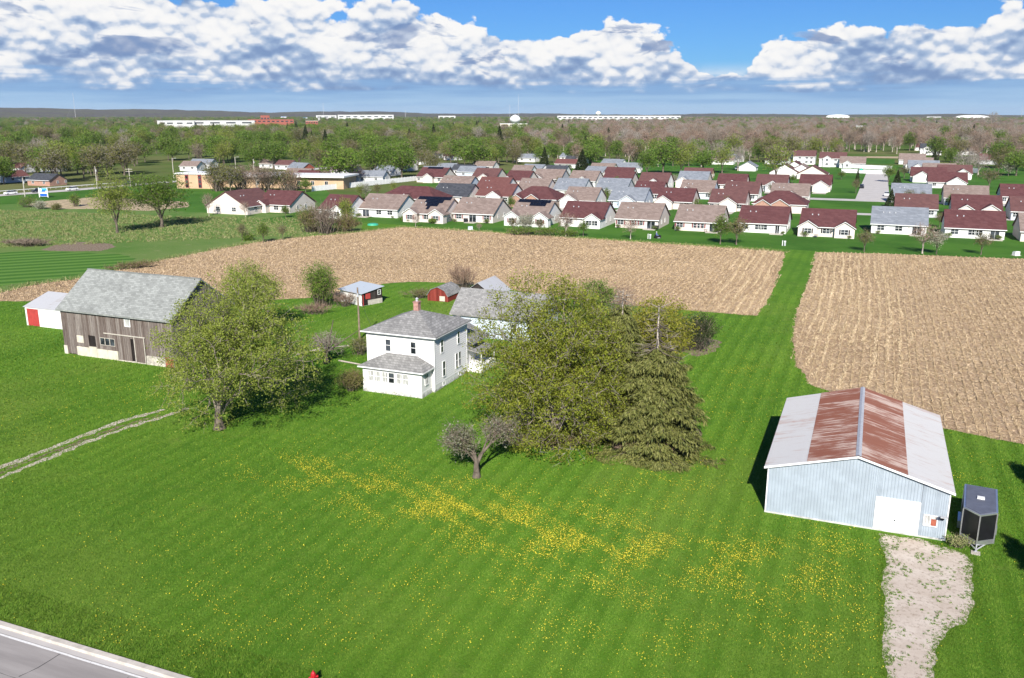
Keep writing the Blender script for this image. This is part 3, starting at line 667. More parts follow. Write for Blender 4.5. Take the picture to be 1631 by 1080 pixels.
def machine_shed():
    WD, L, ze, zr = 13.05, 18.0, 4.05, 5.85
    t = thing('machine_shed', 'pale blue corrugated metal shed with rusty gable roof and white garage door', 'shed', W(-5.53, 67.4), R0)
    ridx = 6.5; nP = 14; pw = WD/nP
    def top(x): return ze + (zr-ze)*(1 - abs(x-ridx)/(ridx if x < ridx else WD-ridx)) - .07
    gx0, gx1, gz = 8.05, 11.15, 2.75
    def rib_panel(x0, x1, z0, fz, y):
        """vertical corrugated sheet from z0 to fz(x)"""
        b = MB(); nr = 4; xs = []
        for k in range(nr):
            u = x0 + (x1-x0)*k/nr; s = (x1-x0)/nr; xs += [(u, 0), (u+s*.55, 0), (u+s*.62, -.035), (u+s*.88, -.035), (u+s*.95, 0)]
        xs.append((x1, 0)); vs = [(a, y+d, z0) for a, d in xs] + [(a, y+d, fz(a)) for a, d in xs]; n = len(xs)
        b.add(vs, [(i, i+1, n+i+1, n+i) for i in range(n-1)]); return b
    edges = sorted(set([i*pw for i in range(nP+1)] + [gx0, gx1, 11.42, 12.42]))
    for a, c in zip(edges[:-1], edges[1:]):
        if c-a < .05: continue
        mid = (a+c)/2
        if gx0 <= mid <= gx1: rib_panel(a, c, gz, top, 0).build('wall_panel', 'shedwall', t)
        elif 11.42 <= mid <= 12.42:
            rib_panel(a, c, .12, lambda x: .98, 0).build('wall_panel', 'shedwall', t); rib_panel(a, c, 1.9, top, 0).build('wall_panel', 'shedwall', t)
        else: rib_panel(a, c, .12, top, 0).build('wall_panel', 'shedwall', t)
    b = MB(); b.extr([(.02, .0), (WD-.02, .0), (WD-.02, ze-.1), (ridx, zr-.15), (.02, ze-.1)], 'y', .06, L); b.build('inner_wall', 'shedwall', t)
    b = MB(); b.box(-.06, WD+.06, -.08, .05, -.1, .115); b.build('foundation', 'foundation', t)
    for x in (-.03, WD-.06):
        b = MB(); b.box(x, x+.09, -.06, -.04, .1, ze-.05); b.build('corner_trim', 'trim', t)
    # garage door
    for k in range(4):
        b = MB(); b.box(gx0+.06, gx1-.06, -.02, .03, .05+k*.66, .05+k*.66+.65); b.build('garage_door_panel', 'doorwhite', t)
    b = MB(); b.box(gx0+1.4, gx0+1.5, -.05, -.021, .95, 1.05); b.build('door_lock', 'black_paint', t)
    b = MB(); b.box(gx0-.02, gx0+.06, -.06, .04, 0, gz); b.box(gx1-.06, gx1+.02, -.06, .04, 0, gz); b.box(gx0+.06, gx1-.06, -.06, .04, gz-.06, gz+.02); b.build('door_frame', 'trim', t)
    w = framed_window(t, .86, .78, (11.92, -.03, 1.06), 2, 1, 0, 'curtain', .06)
    b = MB(); b.box(11.95, 12.32, -.06, -.046, 1.07, 1.6); b.build('window_sign', 'rustdoor', w, (-11.92, .03, -1.06))
    # roof sheets: two courses a slope, the upper ones rusted
    N = 20; sl = (L+.5)/N
    def slope_panel(xa, za, xb, zb):
        b = MB(); nr = 4; ys = []
        for k in range(nr):
            u = sl*k/nr; s = sl/nr; ys += [(u, 0), (u+s*.5, 0), (u+s*.6, .03), (u+s*.9, .03)]
        ys.append((sl+.01, 0.0)); n = len(ys)
        b.add([(xa, y, za+d) for y, d in ys] + [(xb, y, zb+d) for y, d in ys], [(i, i+1, n+i+1, n+i) for i in range(n-1)])
        b.add([(xa,0,za-.06),(xa,sl,za-.06),(xb,sl,zb-.06),(xb,0,zb-.06)], [(0,1,2,3)])
        return b.mesh('roof_panel')
    def zz(x): return ze + (zr-ze)*(1 - (ridx-x)/ridx if x < ridx else 1 - (x-ridx)/(WD-ridx))
    for sx in (-1, 1):
        xe = -.28 if sx < 0 else WD+.28; xm = (xe+ridx)/2 + (-.15 if sx < 0 else .0)
        lo = slope_panel(xe, zz(xe), xm, zz(xm)); up = slope_panel(xm-.12*(-sx), zz(xm-.12*(-sx))+.035, ridx, zz(ridx)+.035)
        for i in range(N):
            link('roof_panel', lo, 'roof_galv', t, (0, -.28 + i*sl, 0)); link('rusty_roof_panel', up, 'roof_rust', t, (0, -.28 + i*sl, 0))
    b = MB(); b.add([(ridx-.2,-.3,zr+.02),(ridx,-.3,zr+.11),(ridx+.2,-.3,zr+.02),(ridx-.2,L+.25,zr+.02),(ridx,L+.25,zr+.11),(ridx+.2,L+.25,zr+.02)], [(0,1,4,3),(1,2,5,4)]); b.build('ridge_cap', 'galv', t)
    for s, xe in ((-1, 0), (1, WD)):
        b = MB(); x2 = xe + s*.3; z2 = zz(x2)
        b.add([(x2,-.31,z2-.16),(ridx,-.31,zr-.14),(ridx,-.31,zr+.02),(x2,-.31,z2+.02),(x2,-.28,z2-.16),(ridx,-.28,zr-.14),(ridx,-.28,zr+.02),(x2,-.28,z2+.02)], [(0,1,2,3),(7,6,5,4),(0,4,5,1),(3,2,6,7),(0,3,7,4),(1,5,6,2)])
        b.build('rake_trim', 'trim', t)
    b = MB(); b.tube([(12.75,0,1.95),(12.75,-.55,2.1)], [.03,.03], 6); b.box(12.5, 13.0, -.75, -.45, 2.08, 2.16); b.build('wall_lamp', 'galv', t)
    b = MB(); b.box(12.55, 12.8, -.2, -.02, 1.7, 1.95); b.build('lamp_box', 'black_paint', t)
machine_shed()

def trailer():
    t = thing('cargo_trailer', 'black enclosed cargo trailer with silver trim and pointed nose beside the shed', 'trailer', (*W(9.62, 67.6), 0), R0 - rad(5.5))
    w, z0, z1, L, nose = 1.1, .36, 2.82, 4.6, 1.0
    prof = [(-w, 0), (0, -nose), (w, 0), (w, L), (-w, L)]
    b = MB(); b.extr(prof, 'z', z0+.38, z1-.12); b.build('body', 'trailer_black', t)
    pr = lambda k: [(-w-k, -k*.4), (0, -nose-k*1.3), (w+k, -k*.4), (w+k, L+k), (-w-k, L+k)]
    b = MB(); b.extr(pr(.012), 'z', z0, z0+.38); b.build('stone_guard', 'chrome', t)
    b = MB(); b.extr(pr(.03), 'z', z1-.12, z1); b.build('roof_rail', 'chrome', t)
    b = MB(); b.extr(pr(-.10), 'z', z1, z1+.035); b.build('roof', 'trailer_roof', t)
    b = MB(); b.extr([(-.25,1.9),(.25,1.9),(.25,2.3),(-.25,2.3)], 'z', z1+.035, z1+.14); b.build('roof_vent', 'trim', t)
    for x, y in ((-w, 0), (w, 0), (0, -nose), (-w, L), (w, L)):
        b = MB(); b.tube([(x*1.01, y-.01, z0), (x*1.01, y-.01, z1-.1)], [.05, .05], 8); b.build('corner_trim', 'chrome', t)
    for sx in (-1, 1):
        b = MB(); b.extr([(2.0,.18),(2.05,.75),(3.85,.75),(3.9,.18),(3.75,.60),(2.15,.60)], 'x', sx*1.08, sx*1.34); b.build('mudguard', 'chrome', t)
        for yy in (2.5, 3.4):
            b = MB(); b.tube([(sx*1.1, yy, .34), (sx*1.32, yy, .34)], [.34, .34], 16); wh = b.build('wheel', 'tyre', t)
            b = MB(); b.tube([(sx*1.321, yy, .34), (sx*1.335, yy, .34)], [.2, .18], 12); b.build('rim', 'chrome', wh)
    b = MB(); b.tube([(-.75,0,.33),(0,-1.6,.33)], [.05,.05], 6); b.tube([(.75,0,.33),(0,-1.6,.33)], [.05,.05], 6); b.build('drawbar', 'galv', t)
    b = MB(); b.tube([(0,-1.3,.08),(0,-1.3,.62)], [.05,.05], 8); b.box(-.12,.12,-1.42,-1.18,0,.08); b.tube([(0,-1.3,.62),(.2,-1.3,.62)],[.02,.02],6); b.build('jack', 'galv', t)
    b = MB(); b.box(-.3,.3,-1.8,-1.2,0,.06); b.build('jack_board', 'polepale', t)
trailer()

def small_buildings():
    # chicken coop: mono pitch, dark boards, white end
    c = W(-76.57, 121.81); ang = math.atan2(3.8, 1.46) - math.pi/2 - GRID
    t = thing('chicken_coop', 'dark plank coop with tin lean-to roof and red door', 'coop', c, ang)
    Wd, Dp, h0, h1 = 6.0, 4.2, 2.15, 2.75
    b = MB(); b.extr([(0,0),(Dp,0),(Dp,h1-.05),(0,h0-.05)], 'x', -Wd, -.06); b.build('wall', 'white', t)
    y = 1.25
    while y < Dp:
        b = MB(); b.box(-.055, .0, y, y+.235, .85, h0 + (h1-h0)*y/Dp - .06); b.build('plank', 'darkwood', t); y += .25
    b = MB(); b.box(-.055, .03, 1.25, Dp+.02, -.05, .84); b.build('concrete_base', 'concrete', t)
    b = MB(); b.box(-.058, -.03, .02, 1.22, .05, 2.1); b.build('doorway', 'interior_shade', t)  # near-black plate painting the shade of the open doorway
    b = MB(); b.box(-.01, .05, .15, .3, .05, 2.0); b.box(-.01, .06, .75, 1.7, 1.1, 2.0); b.build('door', 'redpaint', t)
    framed_window(t, .5, .7, (.005, 3.6, 1.55), 1, 2, math.pi/2)
    for i in range(8):
        b = MB(); a = -Wd-.3 + i*(Wd+.6)/8; e = a + (Wd+.6)/8 - .01
        b.add([(a,-.35,h0-.06),(e,-.35,h0-.06),(e,Dp+.35,h1+.05),(a,Dp+.35,h1+.05),(a,-.35,h0),(e,-.35,h0),(e,Dp+.35,h1+.11),(a,Dp+.35,h1+.11)], [(0,3,2,1),(4,5,6,7),(0,1,5,4),(1,2,6,5),(2,3,7,6),(3,0,4,7)])
        b.build('roof_sheet', 'roof_coop', t)
    # red gambrel shed
    t = thing('gambrel_shed', 'small red barn shaped shed with grey gambrel roof behind the house', 'shed', W(-66.75, 130.1), R0)
    hw = 1.95; pr = [(-hw, 1.05), (-hw*.66, 1.95), (0, 2.45), (hw*.66, 1.95), (hw, 1.05)]
    b = MB(); b.extr([(-hw, 0)] + pr + [(hw, 0)], 'y', .06, 5.0); b.build('wall', 'redwood', t)
    x = -hw
    while x < hw-.05:
        xm = x+.12; k = abs(xm); zt = (1.05 + (hw-k)/(hw*.34)*.9) if k > hw*.66 else (1.95 + (hw*.66-k)/(hw*.66)*.5)
        b = MB(); b.box(x+.005, min(x+.235, hw), 0, .055, .02, zt-.03); b.build('plank', 'redwood', t); x += .24
    out = [(-hw-.12, 1.0), (-hw*.66-.05, 2.03), (0, 2.57), (hw*.66+.05, 2.03), (hw+.12, 1.0)]
    b = MB(); b.extr(out + [(p[0]*.96, p[1]-.09) for p in out[::-1]], 'y', -.18, 5.15); b.build('roof', 'roof_grey_old', t)
    b = MB(); b.box(.35, 1.35, -.03, -.002, .1, .95); b.build('door', 'creamblock', t)
    # pale garage behind the house
    t = thing('garage', 'pale blue clapboard garage with worn grey roof behind the farmhouse', 'garage', W(-54.2, 110.2), R0)
    L, D, ze, zr = 13.5, 7.4, 3.5, 6.3
    b = MB(); b.extr([(0,0),(D,0),(D,ze),(D/2,zr-.15),(0,ze)], 'x', 0, L); b.build('wall', 'bluegrey', t)
    me = MB().extr([(-.001, 0), (-.035, 0), (-.008, .17), (-.001, .17)], 'x', .03, L-.03).mesh('siding_course')
    for i in range(18): link('siding_course', me, 'bluegrey', t, (0, 0, .12 + i*.183))
    b = MB(); b.extr(gable_prof(0, D, ze, zr, .14, .4), 'x', -.35, L+.35); b.build('roof', 'roof_grey_old', t)
    framed_window(t, .8, 1.1, (9.5, -.05, 1.3), 1, 2, 0); b = MB(); b.box(-.03, .0, 1, 1.1, 0, 0.1)
    # crib with the light roof
    t = thing('corn_crib', 'small dark shed with pale metal gable roof beyond the garage', 'shed', W(-56.4, 124.0), R0)
    b = MB(); b.extr([(-2.6,0),(2.6,0),(2.6,3.2),(0,5.0),(-2.6,3.2)], 'y', 0, 6.5); b.build('wall', 'darkwood', t)
    for i in range(7):
        for s in (-1, 1):
            b = MB(); y0 = -.3 + i*1.0; y1 = y0 + .99
            b.add([(s*3.0,y0,2.95),(s*3.0,y1,2.95),(0,y1,5.05),(0,y0,5.05),(s*3.0,y0,3.0),(s*3.0,y1,3.0),(0,y1,5.1),(0,y0,5.1)], [(0,3,2,1),(4,5,6,7),(0,1,5,4),(1,2,6,5),(2,3,7,6),(3,0,4,7)]); b.build('roof_panel', 'roof_shedlight', t)
small_buildings()

def hydrant():
    g = G(500, 1091); t = thing('fire_hydrant', 'red fire hydrant standing in the lawn by the road', 'hydrant', (*g, 0), .4)
    b = MB(); b.tube([(0,0,0),(0,0,.06),(0,0,.07),(0,0,.62),(0,0,.63),(0,0,.68)], [.17,.17,.12,.12,.16,.16], 14); b.build('barrel', 'hydrant', t, smooth=False)
    b = MB(); b.tube([(0,0,.68),(0,0,.78),(0,0,.84),(0,0,.88),(0,0,.93)], [.14,.12,.07,.035,.035], 14); b.build('bonnet', 'hydrant', t)
    for d, r, l in (((1,0),.06,.2), ((-1,0),.06,.2), ((0,-1),.08,.22)):
        b = MB(); b.tube([(0,0,.5),(d[0]*l,d[1]*l,.5),(d[0]*l,d[1]*l,.5),(d[0]*(l+.06),d[1]*(l+.06),.5)], [r,r,r*1.35,r*1.2], 10); b.build('nozzle_cap', 'hydrant', t)
hydrant()
def yard_pole():
    t = thing('utility_pole', 'thin wooden utility pole in the yard left of the farmhouse', 'pole', G(573, 541))
    h = HT(573, 541, 573, 458)
    b = MB(); b.tube([(0,0,0),(0,0,h)], [.15,.11], 8); b.build('post', 'pole', t)
    b = MB(); b.box(-.12,.12,-.2,-.1,h-1.3,h-.8); b.build('meter_box', 'galv', t)
    a = Vector((*G(573, 541), h-.3)); e = Vector((*W(-52.8, 86), 6.7))
    pts = [a.lerp(e, k/8) - Vector((0,0,.5*math.sin(math.pi*k/8))) for k in range(9)]
    b = MB(); b.tube([p - a + Vector((0,0,h-.3)) for p in pts], [.018]*9, 4); b.build('service_wire', 'black_paint', t)
yard_pole()

# ================================================================== trees
def frames(D, rng):
    """two unit vectors perpendicular to each direction"""
    r = rng.normal(size=D.shape); a = np.cross(D, r); a /= np.linalg.norm(a, axis=1, keepdims=True) + 1e-9
    return a, np.cross(D, a)
def leaf_quads(P, size, rng, asp=.6, up=.0):
    """a rhombic leaf at each point, any way up"""
    n = len(P); nr = rng.normal(size=(n, 3)); nr[:, 2] += .8; nr[:, 1] -= .65; nr /= np.linalg.norm(nr, axis=1, keepdims=True)   # blades turn their faces to the light
    d, a = frames(nr, rng); s = size*(.45 + 1.05*rng.random((n, 1)))
    V = np.stack([P - d*s*.5, P + a*s*asp*.5, P + d*s*.5, P - a*s*asp*.5], 1).reshape(-1, 3)
    return V, np.arange(4*n).reshape(-1, 4)
def twig_strips(A, B, w, rng):
    D = B - A; L = np.linalg.norm(D, axis=1, keepdims=True) + 1e-6; a, _ = frames(D/L, rng)
    V = np.stack([A - a*w, A + a*w, B + a*w*.25, B - a*w*.25], 1).reshape(-1, 3)
    return V, np.arange(4*len(A)).reshape(-1, 4)
def joinVF(parts):
    Vs, Fs, o = [], [], 0
    for V, F in parts: Vs.append(V); Fs.append(F + o); o += len(V)
    return np.concatenate(Vs), np.concatenate(Fs)
def tubes_np(segs, n=5):
    """segs: list of (p0, p1, p2, r0, r1) bent tapered limbs -> quads"""
    if not segs: return np.zeros((0, 3)), np.zeros((0, 4), int)
    A = np.array([s[0] for s in segs]); Mi = np.array([s[1] for s in segs]); B = np.array([s[2] for s in segs])
    r0 = np.array([s[3] for s in segs]); r1 = np.array([s[4] for s in segs]); D = B - A; D /= np.linalg.norm(D, axis=1, keepdims=True) + 1e-9
    rng = np.random.default_rng(0); u, v = frames(D, rng); K = len(segs); rings = []
    for P, r in ((A, r0), (Mi, (r0+r1)/2), (B, r1)):
        rings.append(np.stack([P + (u*math.cos(2*math.pi*k/n) + v*math.sin(2*math.pi*k/n))*r[:, None] for k in range(n)], 1))
    V = np.concatenate(rings, 1).reshape(-1, 3); f = []
    for j in range(2):
        for k in range(n): f.append((j*n+k, j*n+(k+1) % n, (j+1)*n+(k+1) % n, (j+1)*n+k))
    f = np.array(f); F = (f[None] + (np.arange(K)*3*n)[:, None, None]).reshape(-1, 4)
    return V, F
def kmeans(P, k, rng):
    c = P[rng.choice(len(P), k, replace=False)]
    for _ in range(5):
        d = ((P[:, None] - c[None])**2).sum(2); l = d.argmin(1)
        for i in range(k):
            if (l == i).any(): c[i] = P[l == i].mean(0)
    return l
def crown_points(n, H, R, z0, rng, lump=.35, shell=2.2, shape='oval', Ry=None):
    """targets for the twig ends inside an uneven crown"""
    d = rng.normal(size=(n, 3)); d /= np.linalg.norm(d, axis=1, keepdims=True)
    k = rng.normal(size=(7, 3)); k /= np.linalg.norm(k, axis=1, keepdims=True); ph = rng.random(7)*6.28; am = rng.random(7)
    l = sum(am[i]*np.cos(3.3*(d@k[i])*1.5 + ph[i]) for i in range(7))/am.sum()
    rr = rng.random(n)**(1/shell)*(1 - lump*.5 + lump*l)
    P = d*rr[:, None]; zc = (H+z0)/2
    if shape == 'vase': P[:, :2] *= (0.55 + .5*(P[:, 2:3]+1)/2*1.2)
    if shape == 'broad': P[:, :2] *= (1.1 - .25*np.clip(P[:, 2:3], -1, 1))
    if shape == 'skirt': P[:, :2] *= (1.12 - .42*np.clip(P[:, 2:3], -1, 1))
    P *= np.array([R, Ry or R, (H-z0)/2]); P[:, 2] += zc
    P[:, 2] = np.maximum(P[:, 2], .35 + .4*rng.random(n)); return P
def grow(P, rng, base=(0, 0, 0), fork=2.0, r_trunk=.35, k0=6, bow=.12, stop=2, exp=.5, lean=(0, 0)):
    """limbs from the trunk to every target by repeated clustering"""
    segs = []; twA = []; twB = []; N = len(P); base = np.array(base, float); top = base + np.array([lean[0], lean[1], fork])
    def rad_(n): return max(.018, r_trunk*(n/N)**exp)
    f1 = base + (top-base)*.28 + rng.normal(size=3)*.03*fork
    trunk = [(base + np.array([0,0,-.15]), base + (f1-base)*.35, f1, r_trunk*1.55, r_trunk*1.0), (f1, (f1+top)/2 + rng.normal(size=3)*.03*fork, top + (top-base)*.08, r_trunk*1.0, r_trunk*.62)]
    def rec(p, idx, depth):
        k = min(k0 if depth == 0 else (4 if len(idx) > 40 else 3), len(idx))
        if len(idx) <= stop:
            for i in idx: twA.append(p); twB.append(P[i])
            return
        l = kmeans(P[idx], k, rng)
        for j in range(k):
            sub = idx[l == j]
            if len(sub) == 0: continue
            c = P[sub].mean(0); f = .5 if depth == 0 else .62
            q = p + (c-p)*f; L = np.linalg.norm(q-p)
            mid = (p+q)/2 + rng.normal(size=3)*L*.09 + np.array([0, 0, L*bow])
            segs.append((p - np.array([0, 0, .25*fork])*(depth == 0), mid, q, rad_(len(sub))*(1.25 if depth == 0 else 1.05), rad_(len(sub))*.75)); rec(q, sub, depth+1)
    rec(top, np.arange(N), 0)
    return trunk, segs, np.array(twA), np.array(twB)
def tree_meshes(seed, H, R, z0, tips, leaves, leafsize, fork, r_trunk, twigw=.018, spread=.5, lump=.35, shell=2.2, shape='oval', k0=6, bow=.12, droop=.0, exp=.5, extra_twigs=2, Ry=None, lean=(0, 0), off=(0, 0)):
    rng = np.random.default_rng(seed); P = crown_points(tips, H, R, z0, rng, lump, shell, shape, Ry); P[:, 0] += off[0]; P[:, 1] += off[1]
    trunk, segs, A, B = grow(P, rng, fork=fork, r_trunk=r_trunk, k0=k0, bow=bow, exp=exp, lean=lean)
    tm = tubes_np(trunk, 9); lm = tubes_np(segs, 5)
    tw = [twig_strips(A, B, twigw, rng)]
    for _ in range(extra_twigs):       # finer twigs off the last ones
        t = rng.random((len(A), 1))*.7 + .3; s = A + (B-A)*t
        e = s + (B-A)*.35 + rng.normal(size=B.shape)*spread*.8; tw.append(twig_strips(s, e, twigw*.6, rng))
    parts = {}
    parts['trunk'] = tm; parts['limbs'] = lm; parts['twigs'] = joinVF(tw)
    if leaves:
        n = leaves//len(B); t = rng.random((len(B)*n, 1))
        Q = np.repeat(A, n, 0) + (np.repeat(B, n, 0) - np.repeat(A, n, 0))*(.45 + .65*t) + rng.normal(size=(len(B)*n, 3))*np.array([spread, spread, spread*.7])
        Q[:, 2] = np.maximum(Q[:, 2], .12); parts['leaves'] = leaf_quads(Q, leafsize, rng, .62, droop)
    return parts
def put_tree(name, label, cat, parts, loc, leafmat_='lf_green', bark='bark', twig='twig', rotz=0.0, group=None, limb=None):
    t = thing(name, label, cat, (*loc, 0) if len(loc) == 2 else loc, rotz, group)
    link('trunk', np_mesh('trunk', *parts['trunk']), bark, t)
    link('limbs', np_mesh('limbs', *joinVF([parts['limbs']])), limb or bark, t)
    tag(link('twigs', np_mesh('twigs', *parts['twigs']), twig, t), kind='stuff')
    if 'leaves' in parts: tag(link('crown', np_mesh('crown', *parts['leaves']), leafmat_, t), kind='stuff')
    for o in t.children:
        if o.name.startswith('trunk') or o.name.startswith('limbs'):
            for p in o.data.polygons: p.use_smooth = True
    return t

def yard_trees():
    # the big maple in front of the barn
    p = tree_meshes(3, HT(350,683,360,426)*1.02, 9.2, -.3, 1600, 68000, .165, 2.0, .46, .02, .36, .46, 1.9, 'skirt', 8, .12, .1, off=(1.7, 1.2), extra_twigs=2)
    put_tree('maple_tree', 'large spreading maple with thin spring leaves in front of the barn', 'tree', p, G(350, 683), 'lf_left', 'bark', 'twig_grey', limb='bark_limb')
    # second yellow-green tree behind it
    p = tree_meshes(8, 11.0, 4.8, 2.2, 500, 16000, .18, 2.2, .3, .02, .5, .4, 2.2, 'oval')
    put_tree('yellowing_tree', 'yellow green tree rising behind the large maple', 'tree', p, G(405, 532), 'lf_left', 'bark', 'twig')
    # the great maple right of the house
    p = tree_meshes(21, HT(885,708,890,436)*1.05, 8.4, -2.2, 2100, 92000, .165, 1.8, .45, .022, .38, .24, 1.9, 'broad', 9, .12, .15, off=(-.1, 1.6), extra_twigs=2)
    put_tree('maple_tree', 'broad dense olive green maple right of the farmhouse', 'tree', p, G(885, 708), 'lf_maple', 'bark', 'twig_grey', limb='bark_limb')
    p = tree_meshes(22, HT(1040,660,1030,462), 4.4, 5.0, 420, 15000, .19, 3.2, .3, .02, .42, .35, 2.2, 'oval')
    put_tree('yellow_maple', 'yellow green maple whose top shows behind the spruces', 'tree', p, G(1040, 660), 'lf_yellow', 'bark', 'twig_grey')
    # background thicket behind the maple
    for s, (px, py), (tx, ty), R, lm, lab, nm in ((31, (948,560), (945,431), 3.0, 'lf_green', 'bright green small tree poking out behind the broad maple', 'small_tree'), (32, (985,545), (985,442), 4.2, None, 'bare brown thicket tree between maple and spruce tops', 'bare_tree')):
        p = tree_meshes(s, HT(px,py,tx,ty), R, 2.5, 420, 9000 if lm else 0, .17, 1.5, .2, .03, .4, .3, 2.2, 'oval', extra_twigs=4)
        put_tree(nm, lab, 'tree', p, G(px, py), lm or 'lf_green', 'bark', 'twig_red')
    # blossom tree on the lawn
    rng = np.random.default_rng(5)
    P1 = crown_points(260, 5.3, 1.9, 1.9, rng, .45, 2.0); P1[:, 0] -= 1.45; P1[:, 1] += .2
    P2 = crown_points(230, 5.6, 2.1, 2.6, rng, .5, 2.0); P2[:, 0] += 1.9; P2[:, 1] += 1.0
    P = np.concatenate([P1, P2]); trunk, segs, A, B = grow(P, rng, fork=1.55, r_trunk=.28, k0=6, bow=.05, lean=(.05, .1))
    tw = [twig_strips(A, B, .02, rng)]
    for _ in range(3):
        s = A + (B-A)*(rng.random((len(A), 1))*.7+.3); tw.append(twig_strips(s, s + rng.normal(size=B.shape)*.4 + (B-A)*.3, .013, rng))
    nl = 9; Q = np.repeat(B[B[:, 0] < .4], nl, 0); Q = Q + rng.normal(size=Q.shape)*.28
    Q2 = np.repeat(B[B[:, 0] >= .4], 4, 0); Q2 = Q2 + rng.normal(size=Q2.shape)*.3
    put_tree('blossom_tree', 'small twisted old tree with greyish white blossom on the front lawn', 'tree',
             {'trunk': tubes_np(trunk, 9), 'limbs': tubes_np(segs, 6), 'twigs': joinVF(tw), 'leaves': leaf_quads(np.concatenate([Q, Q2]), .14, rng, .8)}, G(759, 760), 'lf_blossom', 'bark', 'twig')
    # dead apple tree left of the house
    rng = np.random.default_rng(15)
    P = crown_points(330, 4.6, 3.6, 1.0, rng, .5, 1.8); trunk, segs, A, B = grow(P, rng, fork=1.3, r_trunk=.3, k0=7, bow=.08)
    extra = [(np.array([.2,0,1.2]), np.array([.6,.2,3.4]), np.array([1.1,.3,5.6]), .13, .05), (np.array([.3,0,1.5]), np.array([2.2,.2,2.9]), np.array([4.6,.6,4.4]), .12, .03), (np.array([-.2,0,1.2]), np.array([-.7,0,2.8]), np.array([-1.2,.2,3.9]), .14, .08)]
    tw = [twig_strips(A, B, .02, rng)]
    for _ in range(3):
        s = A + (B-A)*(rng.random((len(A), 1))*.7+.3); tw.append(twig_strips(s, s + rng.normal(size=B.shape)*.35 + (B-A)*.3, .014, rng))
    t = put_tree('dead_apple_tree', 'bare grey broken apple tree left of the farmhouse', 'tree', {'trunk': tubes_np(trunk, 9), 'limbs': tubes_np(segs+extra, 6), 'twigs': joinVF(tw)}, G(520, 578), 'lf_green', 'bark', 'twig_grey')
    # pale fallen branch lying below it
    b = MB(); a = Vector((*G(472, 567), .25)); e = Vector((*G(556, 556), .5)); b.tube([a, a.lerp(e, .5) + Vector((0, .4, .1)), e], [.14, .11, .05], 6)
    m_ = a.lerp(e, .4); b.tube([m_, m_ + Vector((1.0, -1.0, .3)), m_ + Vector((2.4, -1.4, .2))], [.07, .05, .02], 5); b.tube([m_, m_ + Vector((-1.4, -.9, .2))], [.06, .02], 5)
    tag(b.build('fallen_branch', 'bark_pale', None), 'pale fallen branch lying in the grass under the dead apple tree', 'branch')
    b = MB(); a = Vector((*G(540, 576), .15)); e = Vector((*G(578, 583), .15)); b.tube([a, e], [.11, .09], 6)
    tag(b.build('fallen_log', 'bark_pale', None), 'short pale log lying in grass left of the porch', 'log')

def spruce(name, label, loc, H, R, dead_from=1.0, seed=1, density=1.0, dead_right=False, rotz=0, base_z=.4):
    rng = np.random.default_rng(seed); segs = []; A = []; B = []; deadA = []; deadB = []
    nw = int(H*4.2); Q = []; D = []
    for i in range(nw):
        z = base_z + (H-base_z)*((i+rng.random())/nw)
        f = 1 - (z/H); L = R*(f**.8)*(.75 + .4*rng.random()) + .25
        nb = 7 if f > .3 else 5
        for j in range(nb):
            a = rng.random()*6.283; dr = np.array([math.cos(a), math.sin(a)])
            live = z/H < dead_from - .12*rng.random()
            if not live and rng.random() < .5: continue
            st = np.array([0, 0, z]); L2 = L*(.7 + .5*rng.random()) * (1.0 if live else 1.15)
            tip = np.array([dr[0]*L2, dr[1]*L2, max(.2, z - L2*(.22 + .2*rng.random()) + (0 if live else L2*.15))])
            mid = (st+tip)/2 + np.array([0, 0, -L2*.07]); segs.append((st, mid, tip, .045 + .02*f, .012))
            if live:
                n = int(34*density*L2/2.0) + 8; t = rng.random(n)**.75
                p = st + (tip-st)*t[:, None] + np.array([0, 0, -1])[None]*(t*(1-t))[:, None]*L2*.28
                sd = np.stack([-dr[1]*np.ones(n), dr[0]*np.ones(n), np.zeros(n)], 1)*rng.normal(size=(n, 1))
                out = np.tile(np.array([dr[0], dr[1], -.25]), (n, 1)) + sd*.9; out[:, 2] -= .35*rng.random(n)
                out /= np.linalg.norm(out, axis=1, keepdims=True); Q.append(p + sd*.18*L2*.4); D.append(out)
            else:
                for _ in range(3):
                    t = .3 + .6*rng.random(); s = st + (tip-st)*t; deadA.append(s); deadB.append(s + np.array([dr[0], dr[1], .1])*.6 + rng.normal(size=3)*.25)
    Q = np.concatenate(Q); D = np.concatenate(D); n = len(Q)
    parts = []
    for k in range(5):                 # hanging needle sprays
        d = D + rng.normal(size=D.shape)*.35; d[:, 2] -= .30*k/3; d /= np.linalg.norm(d, axis=1, keepdims=True)
        L = (.22 + .28*rng.random((n, 1))); s = Q + rng.normal(size=Q.shape)*.14; a, _ = frames(d, rng); a[:, 2] *= .35; w = .06*(.6 + .8*rng.random((n, 1)))
        V = np.stack([s - a*w*.5, s + d*L*.5 - a*w + np.array([0,0,-.02]), s + d*L + np.array([0,0,-.08]), s + d*L*.5 + a*w], 1).reshape(-1, 3); V[:, 2] = np.maximum(V[:, 2], .05)
        parts.append((V, np.arange(4*n).reshape(-1, 4)))
    t = thing(name, label, 'tree', (*loc, 0), rotz)
    o = link('trunk', np_mesh('trunk', *tubes_np([(np.array([0,0,-.2]), np.array([.05,0,H*.5]), np.array([0,.05,H]), .03*H, .035)], 9)), 'bark_pale' if dead_from < 1 else 'bark', t)
    link('limbs', np_mesh('limbs', *tubes_np(segs, 4)), 'bark', t)
    if deadA: tag(link('twigs', np_mesh('twigs', *twig_strips(np.array(deadA), np.array(deadB), .02, rng)), 'twig_grey', t), kind='stuff')
    tag(link('crown', np_mesh('crown', *joinVF(parts)), 'lf_spruce', t), kind='stuff')
    return t

